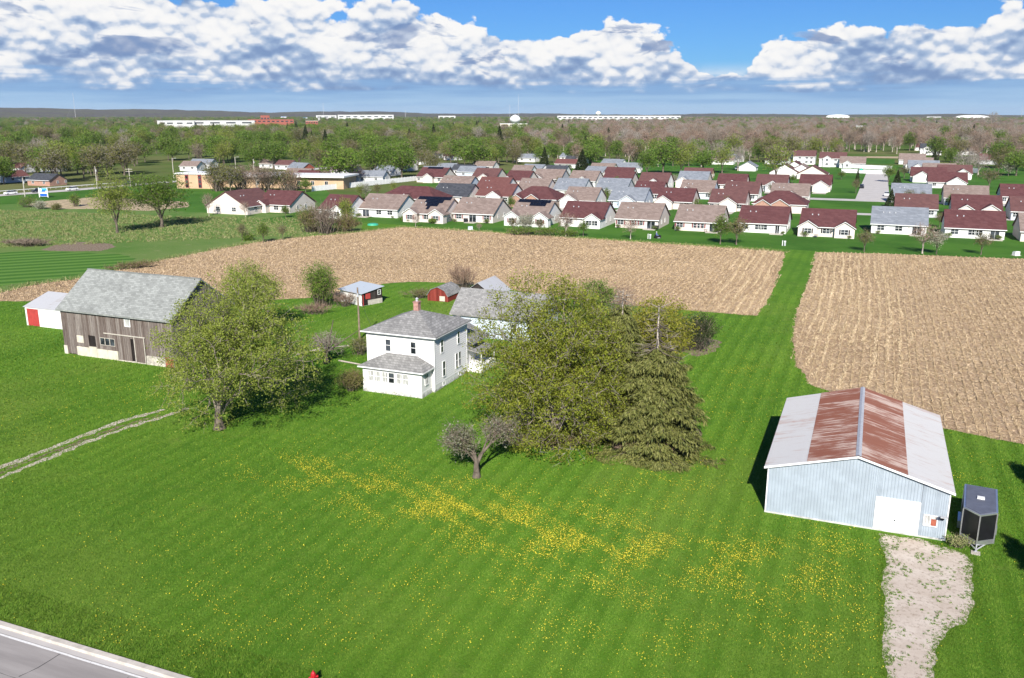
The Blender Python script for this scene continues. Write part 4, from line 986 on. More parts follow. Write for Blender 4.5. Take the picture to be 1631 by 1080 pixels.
def shrub(name, label, loc, H, R, seed, lm=None, leaves=5000, lsize=.14, stems=26, twig='twig', tw=.016, Ry=None, rotz=0, group=None, spread=.25, cat='shrub'):
    """many stems from the ground, twigs and perhaps leaves"""
    rng = np.random.default_rng(seed); n = max(60, int(stems*7))
    P = crown_points(n, H, R, .25, rng, .4, 2.0, 'oval', Ry); segs = []; A = []; B = []
    l = kmeans(P, stems, rng)
    for j in range(stems):
        sub = np.where(l == j)[0]
        if len(sub) == 0: continue
        c = P[sub].mean(0); root = np.array([c[0]*.35 + rng.normal()*.12*R, c[1]*.35 + rng.normal()*.12*R, 0]); q = root + (c-root)*.7
        segs.append((root, (root+q)/2 + rng.normal(size=3)*.06, q, .035*max(1, H/3), .014*max(1, H/3)))
        for i in sub: A.append(q); B.append(P[i])
    A = np.array(A); B = np.array(B); tws = [twig_strips(A, B, tw, rng)]
    for _ in range(5 if lm is None else 2):
        s = A + (B-A)*(rng.random((len(A), 1))*.8+.2); tws.append(twig_strips(s, s + (B-A)*.3 + rng.normal(size=B.shape)*spread*1.3 + np.array([0,0,.15]), tw*.7, rng))
    t = thing(name, label, cat, (*loc, 0), rotz, group)
    link('stems', np_mesh('stems', *tubes_np(segs, 4)), 'bark', t)
    tag(link('twigs', np_mesh('twigs', *joinVF(tws)), twig, t), kind='stuff')
    if lm:
        k = max(1, leaves//len(B)); Q = np.repeat(B, k, 0) + rng.normal(size=(len(B)*k, 3))*spread*np.array([1.3,1.3,1]); Q[:, 2] = np.maximum(Q[:, 2], .1)
        tag(link('crown', np_mesh('crown', *leaf_quads(Q, lsize, rng)), lm, t), kind='stuff')
    return t
def yard_planting():
    spruce('spruce_tree', 'big drooping spruce with a bare dead top at the end of the tree group', G(1040, 716), HT(1035,716,1064,486), 5.1, .74, 7, 1.35)
    spruce('spruce_tree', 'dark spruce with thin pale dead tip squeezed behind the broad maple', G(985, 690), HT(1000,690,1012,462), 4.4, .90, 9, 1.2)
    # spruces along the lot line just outside the picture, their shadows fall into it
    for i, (x, y, h, r) in enumerate(((17.6, 52.5, 12.5, 3.2), (20.2, 68.5, 13.0, 3.4), (22.3, 78.5, 12.0, 3.2))):
        spruce('spruce_tree', ('nearest', 'middle', 'farthest')[i] + ' of three spruces along the right lot line, seen by its shadow', W(x, y), h, r, 1.0, 40+i, .8)
    shrub('dark_shrub', 'rounded dark evergreen shrub beside the grass lane', G(1108, 556), HT(1108,560,1108,496), 3.6, 50, 'lf_dark', 9000, .15, 40, 'twig', .02, spread=.3)
    shrub('forsythia', 'yellow flowering bush behind the dead spruce top', G(1078, 560), 3.2, 2.0, 51, 'lf_yellow', 3000, .15, 18)
    shrub('porch_shrub', 'brownish rounded shrub beside the porch corner', G(560, 622), 2.6, 1.9, 52, 'lf_olive', 5000, .12, 30, 'twig_red')
    shrub('house_shrub', 'grey green shrub against the left wall of the farmhouse', G(574, 565), 2.6, 1.9, 53, 'lf_olive', 2200, .13, 24, 'twig_grey')
    shrub('leafy_thicket', 'tall thicket of stems with bright green top left of the coop', G(512, 487), HT(512,487,517,411), 3.3, 54, 'lf_green', 9000, .2, 44, 'twig_red', .022, spread=.35)
    shrub('bramble', 'low reddish bramble patch in front of the tall thicket', G(500, 500), 1.8, 4.2, 55, None, 0, .1, 40, 'twig_red', .022, Ry=1.6)
    shrub('bramble', 'reddish bramble against the white end of the coop', G(548, 488), 2.6, 2.6, 56, None, 0, .1, 34, 'twig_red', .022, Ry=1.5)
    shrub('bare_bush', 'brown bare bush standing at the field edge behind the sheds', G(736, 461), HT(736,461,738,415), 3.6, 57, None, 0, .1, 60, 'twig_red', .026)
    shrub('weed_patch', 'grey brown weedy scrub left of the red shed', G(668, 475), 1.9, 4.0, 58, 'lf_olive', 1400, .14, 40, 'twig', .02, Ry=1.6)
    shrub('understory', 'dark tangle of brush under the broad maple', G(880, 715), 1.5, 4.6, 59, 'lf_maple', 1600, .14, 46, 'twig_red', .02, Ry=1.0)
    shrub('understory', 'dry reddish brush around the foot of the big spruce', G(1035, 726), 1.5, 4.6, 60, None, 0, .14, 50, 'twig_red', .02, Ry=1.0)
    shrub('hedge_scrub', 'brown scrub strip beside the stubble behind the barn', G(215, 428), 1.6, 7.0, 61, 'lf_olive', 1500, .2, 50, 'twig_red', .03, Ry=1.5, rotz=.6)
    # weeds round the shed and the trailer
    shrub('shed_weeds', 'dry weeds along the foot of the shed corner by the trailer', W(8.3, 66.7), .35, 1.0, 62, 'dry_grass', 1500, .10, 20, 'twig', .008, Ry=.6, spread=.12)
yard_trees(); yard_planting()

# ================================================================== the housing estate
ORD = ['first','second','third','fourth','fifth','sixth','seventh','eighth','ninth','tenth','eleventh','twelfth','thirteenth','fourteenth','fifteenth','sixteenth']
def shutter_pair(t, x, w, z, h, y, mat):
    for s in (-1, 1):
        key = ('shut', round(h, 2), mat)
        if key not in CACHE: CACHE[key] = MB().box(-.16, .16, -.05, -.002, 0, h).mesh('shutter')
        link('shutter', CACHE[key], mat, t, (x + s*(w/2+.28), y, z))
def tract_house(label, x, y, w, roof, wall='white', d=14.0, hw=2.75, zr=6.6, gables=(), hip=False, wins=(), doors=(), garage=(), solar=None, vents=2, shut=None, rot=0.0, side=True, group=None, storeys=1, name='house', gwall=None):
    t = thing(name, label, 'house', (*W(x, y), 0), R0 + rot, group)
    h = w/2; s = (zr-hw)/(d/2)
    b = MB()
    if hip: b.box(-h, h, 0, d, 0, hw)
    else: b.extr([(0, 0), (d, 0), (d, hw), (d/2, zr-.12), (0, hw)], 'x', -h, h)
    b.build('wall', wall, t)
    b = MB()
    if hip: hip_roof(b, -h-.4, h+.4, -.4, d+.4, hw+.05, zr, (-h+d*.42, h-d*.42, d/2) if w > d*.9 else None, .14)
    else: b.extr(gable_prof(0, d, hw, zr, .26, .4), 'x', -h-.35, h+.35)
    r = b.build('roof', roof, t)
    ez = hw - .4*s - .12 if not hip else hw-.08
    b = MB(); b.box(-h-.36, h+.36, -.52, -.405, ez-.06, ez+.14); b.build('gutter', 'trim', t)
    for i in range(vents):
        vx = -h*.6 + i*1.5; vy = d*.30; vz = hw + s*vy
        if not hip: b = MB(); b.box(vx-.14, vx+.14, vy-.14, vy+.14, vz+.02, vz+.35); b.build('roof_vent', 'galv', r)
    yfront = [(-h, h, 0.0)]
    for (gx, gw, proj) in gables:
        gr = hw + gw/2*.62; yv = (gr-hw)/s if not hip else d*.45
        b = MB(); b.extr([(gx-gw/2, 0), (gx+gw/2, 0), (gx+gw/2, hw), (gx, gr-.1), (gx-gw/2, hw)], 'y', -proj, .6); b.build('gable_wall', gwall or wall, t)
        o = .32; dz = .62
        pr = [(gx-gw/2-o, hw-o*dz+.03), (gx, gr+.03), (gx+gw/2+o, hw-o*dz+.03), (gx+gw/2+o, hw-o*dz-.12), (gx, gr-.12), (gx-gw/2-o, hw-o*dz-.12)]
        b = MB(); b.extr(pr, 'y', -proj-.35, max(yv, 1.0)); b.build('gable_roof', roof, t)
        b = MB()
        for sg in (-1, 1):
            q0 = (gx+sg*(gw/2+o), hw-o*dz-.13); q1 = (gx, gr-.13)
            b.add([(q0[0], -proj-.40, q0[1]), (q1[0], -proj-.40, q1[1]), (q1[0], -proj-.40, q1[1]+.17), (q0[0], -proj-.40, q0[1]+.17), (q0[0], -proj-.352, q0[1]), (q1[0], -proj-.352, q1[1]), (q1[0], -proj-.352, q1[1]+.17), (q0[0], -proj-.352, q0[1]+.17)],
                  [(0,1,2,3),(7,6,5,4),(0,4,5,1),(3,2,6,7),(0,3,7,4),(1,5,6,2)])
        b.build('gable_trim', 'trim', t)
    def fy(px):
        for (gx, gw, proj) in gables:
            if abs(px-gx) < gw/2: return -proj
        return 0.0
    for wv in wins:
        wx, ww, wz, wh, nx = wv[:5]; yy = fy(wx) - .03
        framed_window(t, ww, wh, (wx, yy, wz), nx, 2, 0, 'glass', .09)
        if shut: shutter_pair(t, wx, ww, wz, wh, yy+.03, shut)
    for dx, dw in doors:
        framed_window(t, dw, 2.05, (dx, fy(dx)-.03, .12), 2, 1, 0, 'glass', .09, 'patio_door')
        b = MB(); b.box(dx-1.7, dx+1.7, fy(dx)-2.6, fy(dx)-.15, 0, .14); b.build('patio', 'concrete', t)
    for gx, gw in garage:
        yy = fy(gx)
        b = MB(); b.box(gx-gw/2, gx+gw/2, yy-.06, yy-.005, .05, 2.2); gd = b.build('garage_door', 'trim', t)
        b = MB(); b.box(gx-gw/2-.2, gx+gw/2+.2, yy-7.5, yy-.1, 0, .05); b.build('driveway', 'concrete', t)
        for k in range(1, 4):
            b = MB(); b.box(gx-gw/2+.05, gx+gw/2-.05, yy-.075, yy-.061, .05+k*.54-.02, .05+k*.54+.02); b.build('panel_line', 'greysiding', gd)
    if side and not hip:
        for yy in (4.2, 8.5): framed_window(t, .9, 1.1, (h+.03, yy, 1.05), 2, 2, math.pi/2, 'glass', .08)
    if solar:
        pm = CACHE.setdefault('solar', MB().box(0, .96, 0, 1.55, .06, .11).mesh('solar_panel'))
        th = math.atan(s)
        for (sx, sy) in solar:
            o = link('solar_panel', pm, 'solar', r, (sx, sy*math.cos(th)*1.6 + .2, hw + s*(sy*math.cos(th)*1.6 + .2) + .02)); o.rotation_euler = (th, 0, 0)
    return t
RC = {'maroon': 'roof_maroon', 'brick': 'roof_brick', 'brown': 'roof_brown', 'taupe': 'roof_taupe', 'slate': 'roof_slate', 'char': 'roof_charcoal'}
RW = {'maroon': 'maroon', 'brick': 'brick red', 'brown': 'reddish brown', 'taupe': 'taupe', 'slate': 'slate grey', 'char': 'charcoal'}
def by_ridge(xl, yl, xr, yr, zr=6.6, d=14.0):
    a = Lg(xl, yl, zr); b = Lg(xr, yr, zr); return ((a[0]+b[0])/2, (a[1]+b[1])/2 - d/2, abs(b[0]-a[0]) - .7)
FRONT = []
def front_row():
    W2 = lambda *xs: [(x, 1.7, .95, 1.25, 2) for x in xs]
    sol = [(i*1.0-5.6, 4.1) for i in range(11)] + [(i*1.0-2.6, 3.05) for i in range(6)] + [(i*1.0-1.6, 2.0) for i in range(4)] + [(i-.8, .95) for i in range(1)]
    sol2 = [(i*1.0-5.2, 4.1) for i in range(10)] + [(i*1.0-1.2, 3.05) for i in range(5)]
    H = [((427,302,482.5,304), 'maroon', 'pinkish', dict(gables=((-3.4, 4.2, 2.2),), wins=W2(-3.4, 1.2, 4.2)), 'maroon roofed house with sun porch left of the brush clump'),
         ((524,309,572.5,310.5), 'maroon', 'white', dict(gables=((2.6, 4.4, 1.5),), wins=W2(2.6, -2.8)), 'maroon roofed house half hidden by the brush clump'),
         ((591.6,307,648,310.5), 'taupe', 'white', dict(wins=W2(.3, 4.2), doors=((-4.3, 2.2),)), 'white taupe roofed house right of the brush clump, covered patio at its corner'),
         ((665.7,313.7,724,316), 'taupe', 'pinkish', dict(gables=((-4.4, 4.6, 1.6), (4.2, 4.8, 1.8)), wins=W2(-4.4, 4.2, .3), solar=sol, shut='maroon_paint'), 'taupe roofed house with stepped black solar panels and two rear gables'),
         ((735.7,313.7,802,316), 'taupe', 'pinkish', dict(wins=W2(-4.6, 4.4), doors=((-.1, 2.2),), shut='maroon_paint'), 'plain taupe roofed house with maroon shutters either side of a patio door'),
         ((822.6,318.5,885.6,320), 'taupe', 'white', dict(gables=((-4.2, 4.6, 1.6), (4.4, 4.8, 1.8)), wins=W2(-4.2, 4.4), solar=sol2, shut='maroon_paint'), 'taupe roofed house with solar panels behind the clump of pale trunks'),
         ((903,319.7,974,321.6), 'maroon', 'white', dict(gables=((3.8, 4.6, 2.4),), wins=W2(3.0, 4.6, -3.6)), 'maroon roofed house with glazed sun room gable beside a round green tree'),
         ((988.3,321.3,1061.6,323), 'taupe', 'pinkish', dict(wins=W2(-4.6, -.6, .9), doors=((4.1, 2.2),), shut='maroon_paint'), 'taupe roofed house with a black grill by its patio door'),
         ((1082.3,324.5,1158,327), 'taupe', 'pinkish', dict(wins=W2(-4.8, -.2, .9), doors=((4.3, 2.0),), shut='maroon_paint'), 'taupe roofed house behind the bright green tree in the front row'),
         ((1180.4,327,1261,328.5), 'maroon', 'white', dict(wins=W2(-4.4, -.9, .5), doors=((4.0, 1.0),)), 'maroon roofed white house with a narrow glazed rear door'),
         ((1277.4,331,1365.6,334), 'maroon', 'pinkish', dict(gables=((-4.5, 4.8, 1.4), (4.5, 4.8, 1.4)), wins=W2(-4.5, 0, 4.5), shut='black_paint'), 'beige maroon roofed house with two rear gables and dark shutters'),
         ((1389,328,1479.6,330.6), 'slate', 'white', dict(wins=W2(-4.4, .0), doors=((4.4, 2.2),), shut='greysiding', vents=3), 'white house with slate grey roof at the end of the lane'),
         ((1504,333,1601.5,336), 'maroon', 'white', dict(wins=W2(-4.6, -.6, .9), doors=((4.6, 2.0),)), 'large maroon roofed white house right of the slate roofed one'),
         ((1622,338,1712,341), 'taupe', 'pinkish', dict(wins=W2(-4, 2)), 'taupe roofed house cut off by the right edge of the picture')]
    for (rp, rc, wl, kw, lab) in H:
        x, y, w = by_ridge(*rp); tract_house(lab, x, y, w, RC[rc], wl, group='front row of estate houses', **kw); FRONT.append((x, y, w, lab))
    # gable-on house at the left end, turned
    g = Lg(362, 341); t = tract_house('beige house with brown roof and its broad gable to the field, left end', g[0]+8.0, g[1]+8, 16.0, 'roof_brown', 'pinkish', d=16.0, zr=7.2, rot=rad(90), wins=((-4, 1.3, 1, 1.2, 2), (3, 1.3, 1, 1.2, 2)), group='front row of estate houses')
    for yy in (5.2, 11.5): framed_window(t, 1.5, 1.2, (-8.03, yy, 1.0), 2, 2, -math.pi/2, 'glass', .08)
front_row()
def back_rows():
    rows = {
     'second': [(632,295,690,297,'maroon','H'),(700,291,757,293,'char',''),(770,291,825,293,'brick','G'),(838,296,880,297,'maroon','HB'),(905,297,960,298,'taupe','L'),(978,297,1035,299,'slate','G'),(1053,298,1110,300,'maroon','L'),(1135,300,1193,302,'brown','G'),(1224,303,1268,304,'maroon','HB'),(1426,308,1495,309,'brown',''),(1515,309,1596,311,'maroon','GG'),(1608,312,1690,314,'brown','')],
     'third': [(708,279,757,280.5,'taupe',''),(768,281,817,282.5,'brick',''),(832,283,880,284.5,'taupe',''),(890,283,938,284.5,'slate',''),(955,283,1007,284,'slate',''),(1014,288,1062,289,'maroon',''),(1087,286,1143,287,'taupe','L'),(1157,288,1213,289.5,'brown',''),(1230,291,1292,292.5,'taupe','G'),(1420,291,1485,293,'slate',''),(1503,294,1575,295.5,'taupe',''),(1592,292,1660,294,'maroon','')],
     'fourth': [(673,266,717,267,'maroon','GS'),(760,267,800,268,'brown','G'),(812,271,850,272,'maroon','L'),(855,268.5,902,269.5,'taupe','L'),(912,271,957,272,'taupe','G'),(965,272,1013,273,'maroon',''),(1022,274,1070,275,'brown','G'),(1083,272,1132,273,'slate','L'),(1145,276,1193,277,'maroon','G'),(1206,277,1258,278,'brown','G'),(1275,277,1327,278,'maroon','R')]}
    wl = ['white', 'pinkish', 'white', 'greysiding', 'white', 'bluegrey']
    for rn, hs in rows.items():
        for i, (a, ya, b, yb, rc, kind) in enumerate(hs):
            kw = {}; hip = 'H' in kind
            x, y, w = by_ridge(a, ya, b, yb)
            if hip: w += 8.5
            if kind == 'G': kw['gables'] = ((w*.06, 5.6, 1.8),); kw['garage'] = ((w*.06, 4.4),)
            if kind == 'R': kw['gables'] = ((w*.2, 6.2, 3.0),); kw['garage'] = ((w*.2, 4.8),)
            if kind == 'L': kw['gables'] = ((-w*.28, 6.0, 2.2),); kw['garage'] = ((-w*.28, 4.6),)
            if kind == 'GG': kw['gables'] = ((-w*.22, 4.4, 1.6), (w*.27, 5.4, 2.2)); kw['garage'] = ((w*.27, 4.4),)
            if kind in ('H', 'HB'): kw['gables'] = ((-w*.30, 5.0, 1.8), (w*.02, 5.8, 1.4)); kw['gwall'] = 'brickface' if kind == 'HB' else 'pinkish'
            if kind == 'GS':
                kw['gables'] = ((0, 5.0, 2.2),); kw['solar'] = [(k-4, 4.0) for k in range(8)]
            kw['wins'] = ((w*.36, 1.5, .95, 1.25, 2), (-w*.42, 1.2, .95, 1.25, 2)) if not hip else ()
            desc = {'G': 'front gable', 'L': 'gable at its left', 'GG': 'two white gables', 'H': 'hipped roof and two gables', 'HB': 'hipped roof and brick gables', 'GS': 'solar panels', 'R': 'white garage gable'}.get(kind, 'plain gable ends')
            tract_house(f'{RW[rc]} house with {desc}, {ORD[i]} in {rn} estate row from left', x, y, w, RC[rc], wl[(i*7+len(rn)) % 6] if rc != 'maroon' else 'pinkish', hip=hip, vents=2 if rn != 'fourth' else 0, group=f'{rn} row of estate houses', **kw)
    # gable-on houses either side of the estate street
    L = [(1287,262,'maroon','white'),(1318,271,'brown','pinkish'),(1300,268,'taupe','white'),(1273,268,'brown','white')]
    for i, (px, py, rc, wl_) in enumerate(L):
        g = Lg(px, py+14); tract_house(f'{RW[rc]} roofed gable end house, {ORD[i]} of the cluster left of the estate street', g[0], g[1], 11.0, RC[rc], wl_, d=14, rot=rad(90), group='houses left of the estate street', vents=0, side=False, wins=((-3, 1.3, 1, 1.2, 2),))
    R_ = [(1508,300,'maroon','white'),(1478,290,'maroon','white'),(1495,282,'taupe','pinkish'),(1470,276,'slate','white'),(1520,285,'brown','white'),(1462,270,'taupe','white')]
    for i, (px, py, rc, wl_) in enumerate(R_):
        g = Lg(px, py); tract_house(f'{RW[rc]} roofed gable end house, {ORD[i]} of the cluster right of the estate street', g[0], g[1], 15.0, RC[rc], wl_, d=12, gables=((3.2 if i % 2 == 0 else -3.0, 7.5, 4.0),), wins=((-5, 1.3, 1, 1.2, 2),) if i % 2 == 0 else (), group='houses right of the estate street', vents=0, side=False)
    # two-storey houses at the back
    T = [(1325,266,15,'brown','white','two storey white house with gables behind the estate at the street end'),(1280,262,13,'brown','white','two storey white house with brown roof left of its taller twin'),(1357,268,14,'taupe','white','white house with three rear windows by the street end'),
         (1452,262,15,'taupe','white','long white house with taupe roof right of the street end'),(1482,247,15,'char','white','tall white house with dark roof near the wood'),(1540,247,20,'taupe','white','long white building with taupe roof before the wood'),
         (1578,262,13,'brown','greysiding','grey gabled house among trees at far right'),(1600,256,14,'taupe','white','white gabled house at far right edge of the estate'),(1470,240,12,'brown','white','white house peeking over its neighbour near the wood')]
    for i, (px, py, w, rc, wl_, lab) in enumerate(T):
        g = Lg(px, py); two = 'two' in lab or 'tall' in lab
        tract_house(lab, g[0], g[1], w, RC[rc], wl_, d=11, hw=5.2 if two else 3.0, zr=8.6 if two else 6.6, gables=((-w*.2, 4.5, 1.5),) if i in (0, 2, 4) else (), wins=tuple((x_, 1.4, z_, 1.3, 2) for x_ in (-w*.2, w*.12, w*.34) for z_ in ((1.0, 3.6) if two else (1.0,))), vents=0, side=False, group='houses at the back of the estate')
back_rows()
def estate_things():
    # streets
    sheet_obj('estate_street', [W(-5.5, 350), W(6.4, 350), W(6.8, 545), W(-3.4, 545)], .022, 'street')
    sheet_obj('estate_cross_street', [W(-150, 344), W(60, 346), W(60, 354), W(-150, 352)], .018, 'street')
    sheet_obj('estate_pavement', [W(-19, 288), W(-10, 288), W(-10, 290.5), W(-19, 290.5)], .018, 'concrete')
    sheet_obj('estate_lane', [W(-150, 292), W(60, 300), W(60, 306), W(-150, 298)], .014, 'street')
    for i, (px, py) in enumerate(((1297,300),(1310,313))): pass
    # vinyl fence
    def fence(label, pts, h=2.1, mat='trim', step=2.4):
        t = thing('vinyl_fence', label, 'fence', (*pts[0], 0)); o = Vector(pts[0])
        pm = CACHE.setdefault(('fp', h), MB().box(.06, 2.34, -.03, .03, .08, h-.12).mesh('panel')); qm = CACHE.setdefault(('fq', h), MB().box(-.065, .065, -.065, .065, 0, h).mesh('post'))
        for a, b in zip(pts[:-1], pts[1:]):
            a = Vector(a); b = Vector(b); L = (b-a).length; n = max(1, round(L/step)); d = (b-a)/n; ang = math.atan2(d.y, d.x)
            for k in range(n):
                p = a + d*k - o; q = link('post', qm, mat, t, (p.x, p.y, 0), ang); e = link('panel', pm, mat, t, (p.x, p.y, 0), ang); e.scale = (d.length/step, 1, 1)
        p = Vector(pts[-1]) - o; link('post', qm, mat, t, (p.x, p.y, 0), 0)
    fence('long white vinyl fence along the lawn in front of the old houses', [G(497,305), G(560,299), G(635,291), G(690,285)], 2.3)
    fence('white vinyl fence across the far end of the estate street', [G(1340,275), G(1415,278)], 2.2)
    fence('white vinyl fence behind the street end, further back', [G(1355,268), G(1420,271)], 2.4)
    fence('white vinyl fence beside the trees right of the estate', [G(1500,270), G(1558,276)], 2.6)
    # cars
    def car(label, loc, rz, body, name='parked_car', suv=True):
        t = thing(name, label, 'car', (*loc, 0), rz)
        h = 1.0 if not suv else 1.05
        b = MB(); b.extr([(-2.3,.35),(2.25,.35),(2.3,.75),(2.1,h*.95),(.95,h),(-2.15,h+.02),(-2.32,.8)], 'y', -.9, .9); b.build('body', body, t)
        top = 1.68 if suv else 1.45
        b = MB(); b.extr([(-2.05,h+.02),(.95,h),(.25,top-.05),(-1.75,top)] if suv else [(-1.7,h),(.9,h),(.2,top),(-1.0,top)], 'y', -.78, .78); cab = b.build('cabin', 'glass', t)
        b = MB(); b.box(-1.7 if suv else -1.0, .22, -.76, .76, top-.03, top+.03); b.build('roof', body, cab)
        for xx in (-1.45, 1.45):
            for yy in (-.92, .72):
                b = MB(); b.tube([(xx,yy,.34),(xx,yy+.2,.34)], [.34,.34], 14); wb = b.build('wheel', 'tyre', t)
                b = MB(); b.tube([(xx,yy-.01 if yy < 0 else yy+.21,.34),(xx,yy-.002 if yy < 0 else yy+.202,.34)], [.2,.2], 10); b.build('rim', 'chrome', wb)
        for yy in (-.6, .6):
            b = MB(); b.box(2.2, 2.31, yy-.16, yy+.16, .68, .82); b.build('headlight', 'curtain', t)
    ra = math.atan2(G(160,298)[1]-G(0,310)[1], G(160,298)[0]-G(0,310)[0])
    car('white car driving at the far left end of the distant road', G(17,310), ra + math.pi, 'carwhite'); car('white car on the distant road right of the blue sign', G(115,303.5), ra + math.pi, 'carwhite')
    car('dark car on the distant road hidden behind the blue sign', G(60,306.5), ra + math.pi, 'carblack'); car('dark car on the distant road near the twin poles', G(206,295), ra + math.pi, 'carblack')
    car('black car parked at the left kerb of the estate street', W(-4.2, 408), math.pi/2 - GRID, 'carblack'); car('white car parked at the right side of the estate street', W(5.4, 372), math.pi/2 - GRID, 'carwhite')
    for i, (px, py) in enumerate(((758,262),(775,263),(790,262),(1175,270),(1190,271))):
        car(['dark car parked between the old houses', 'white car parked left of the old houses lane', 'grey dark car parked by the old houses lane', 'white van parked beyond the fourth estate row', 'dark car parked beside the white van'][i], G(px, py), .3*i, 'carblack' if i % 2 == 0 else 'carwhite')
    # blue notice board by the far road
    t = thing('notice_board', 'blue and white sign board between white posts by the far road', 'sign', G(70, 314.5), -.12)
    for x in (-1.75, 1.75):
        b = MB(); b.box(x-.13, x+.13, -.1, .1, 0, 3.75); b.build('post', 'trim', t)
    b = MB(); b.box(-1.62, 1.62, -.05, .05, .35, 3.5); p = b.build('panel', 'trim', t)
    b = MB(); b.box(-1.58, 1.58, -.062, -.051, 2.2, 3.46); b.build('sky_print', 'signsky', p)
    b = MB(); b.box(-1.45, 1.45, -.063, -.051, .45, 1.45); b.build('blue_band', 'signblue', p)
    b = MB(); b.tube([(-.95,-.075,2.9),(-.95,-.063,2.9)], [.5,.5], 16); b.build('round_logo', 'trim', p)
    b = MB(); b.box(-.6, .9, -.074, -.063, 2.1, 2.75); b.build('dark_print', 'signblue', p)
    b = MB(); b.tube([(1.15,-.078,2.35),(1.15,-.063,2.35)], [.24,.24], 10); b.build('yellow_print', 'signyellow', p)
    # far road
    strip('far_road', [(-330,135), (-260,250), G(0,311), G(100,304), G(160,299), G(222,293.5), (-128,480), (-60,640)], 8.5, .030, 'street')
    t = thing('guard_rail', 'low pale guard rail along the far road', 'guard rail', (*G(0,307), 0)); o = Vector(G(0,307)); e = Vector(G(185,293.5)); n = 22
    for k in range(n):
        p = o.lerp(e, k/n) - o
        b = MB(); b.box(-.07, .07, -.07, .07, 0, .8); b.build('post', 'polepale', t, (p.x, p.y, 0))
    b = MB(); v = e-o; b.tube([(0,0,.65),(v.x,v.y,.65)], [.16,.16], 4); b.build('rail', 'trim', t)
    # utility poles and lamps
    for i, (px, py, ty, cb) in enumerate(((40,314,283,0),(155,299,265,0),(208,297,268,1),(277,284,252,2),(376,275,250,2),(405,276,253,0),(500,248,230,1))):
        lab = ['thin leaning pole left of the blue sign', 'pale utility pole right of the road cars', 'utility pole with crossarms beyond the two meadow trees', 'lamp pole beside the tan building left end', 'lamp pole behind the tan building', 'pale pole behind the middle of the tan building', 'pole with crossarm in the old neighbourhood'][i]
        h = HT(px, py, px, ty); t = thing('utility_pole', lab, 'pole', G(px, py))
        b = MB(); b.tube([(0,0,0),(0,0,h)], [.22,.15], 8); b.build('post', 'polepale', t)
        if cb == 1:
            for zz in (h-.5, h-1.5):
                b = MB(); b.box(-1.5, 1.5, -.08, .08, zz, zz+.18); b.build('crossarm', 'polepale', t)
        elif cb == 2:
            b = MB(); b.tube([(0,0,h-.2),(1.6,0,h)], [.07,.05], 6); b.box(1.3, 2.1, -.2, .2, h-.05, h+.1); b.build('lamp_arm', 'galv', t)
        else:
            b = MB(); b.tube([(.3,0,h-2.2),(.3,0,h-1.3)], [.22,.22], 8); b.build('transformer', 'galv', t)
    # tan flat-roofed building
    g = G(310, 300); t = thing('flat_building', 'tan flat roofed building with white roof edge behind the estate', 'building', (*G(282, 300), 0), rad(-10))
    b = MB(); b.box(0, 17, 0, 14, 0, 6.0); b.box(17.01, 72, 8, 24, 0, 4.8); b.build('wall', 'tan', t)
    b = MB(); b.box(-.5, 17.5, -.5, 15, 6.0, 6.5); b.box(17.6, 73, 6, 25, 4.82, 5.5); b.build('roof', 'trim', t)
    for x in (4.2, 10.2):
        b = MB(); b.box(x, x+1.5, -.2, -.005, .4, 5.8); wn = b.build('window_bay', 'maroon_paint', t)
        for z in (.6, 2.4, 4.2):
            b = MB(); b.box(x+.25, x+1.25, -.24, -.201, z, z+1.1); b.build('pane', 'glass', wn)
    for x in range(8):
        framed_window(t, 1.4, 1.6, (21+x*6.2, 7.97, 1.6), 2, 1, 0)
    # small yard things
    t = thing('patio_umbrella', 'closed teal umbrella by the fence at the street end', 'umbrella', G(1371, 277)); b = MB(); b.tube([(0,0,0),(0,0,2.6)], [.04,.04], 6); b.build('pole', 'galv', t); b = MB(); b.tube([(0,0,1.9),(0,0,2.2),(0,0,3.0)], [1.2,1.0,.05], 8); b.build('canopy', 'teal', t)
    b = MB(); b.tube([(0,0,0),(0,0,.35),(0,0,.5)], [1.6,1.5,.9], 12); tag(b.build('paddling_pool', 'teal', None, (*G(594, 358.5), 0)), 'turquoise tarp lying on the grass right of the brush clump', 'tarp')
    for i, (px, py) in enumerate(((1032,380.5),(1246,391.5))):
        t = thing('service_post', ['short white service posts at the field edge near the mower', 'short white service posts at the head of the grass lane'][i], 'post', G(px, py))
        b = MB(); b.tube([(0,0,0),(0,0,1.25)], [.1,.1], 8); b.tube([(0,0,1.25),(0,0,1.32)], [.13,.02], 8); b.build('marker', 'trim', t)
        b = MB(); b.box(.35, .75, -.2, .2, 0, .95); b.build('cabinet', 'galv', t); b = MB(); b.box(.33, .77, -.22, .22, .951, 1.2); b.build('cabinet_lid', 'trim', t)
    for i, (px, py) in enumerate(((749,366),(1618,407))):
        t = thing('transformer_box', ['pale green transformer box on the grass behind the plain taupe house', 'white transformer box at the right edge of the field'][i], 'utility box', G(px, py), .2)
        b = MB(); b.extr([(-.5,0),(.5,0),(.5,.75),(.1,.95),(-.5,.95)], 'x', -.6, .6); b.build('cabinet', 'bluegrey' if i == 0 else 'trim', t); b = MB(); b.box(-.8, .8, -.7, .7, 0, .08); b.build('pad', 'concrete', t)
    def grill(label, x, y):
        t = thing('grill', label, 'grill', W(x, y), R0); b = MB(); b.box(-.55,.55,-.3,.3,.25,.85); b.build('cabinet','black_paint',t); b = MB(); b.extr([(-.34,.86),(.34,.86),(.26,1.2),(-.26,1.2)],'x',-.6,.6); b.build('lid','black_paint',t)
        for sx in (-.45,.45):
            b = MB(); b.tube([(sx-.05,-.25,.1),(sx+.05,-.25,.1)],[.1,.1],8); b.build('wheel','tyre',t)
    a = by_ridge(988.3,321.3,1061.6,323); grill('black covered grill on the patio by the glass door', a[0]+5.9, a[1]-1.0)
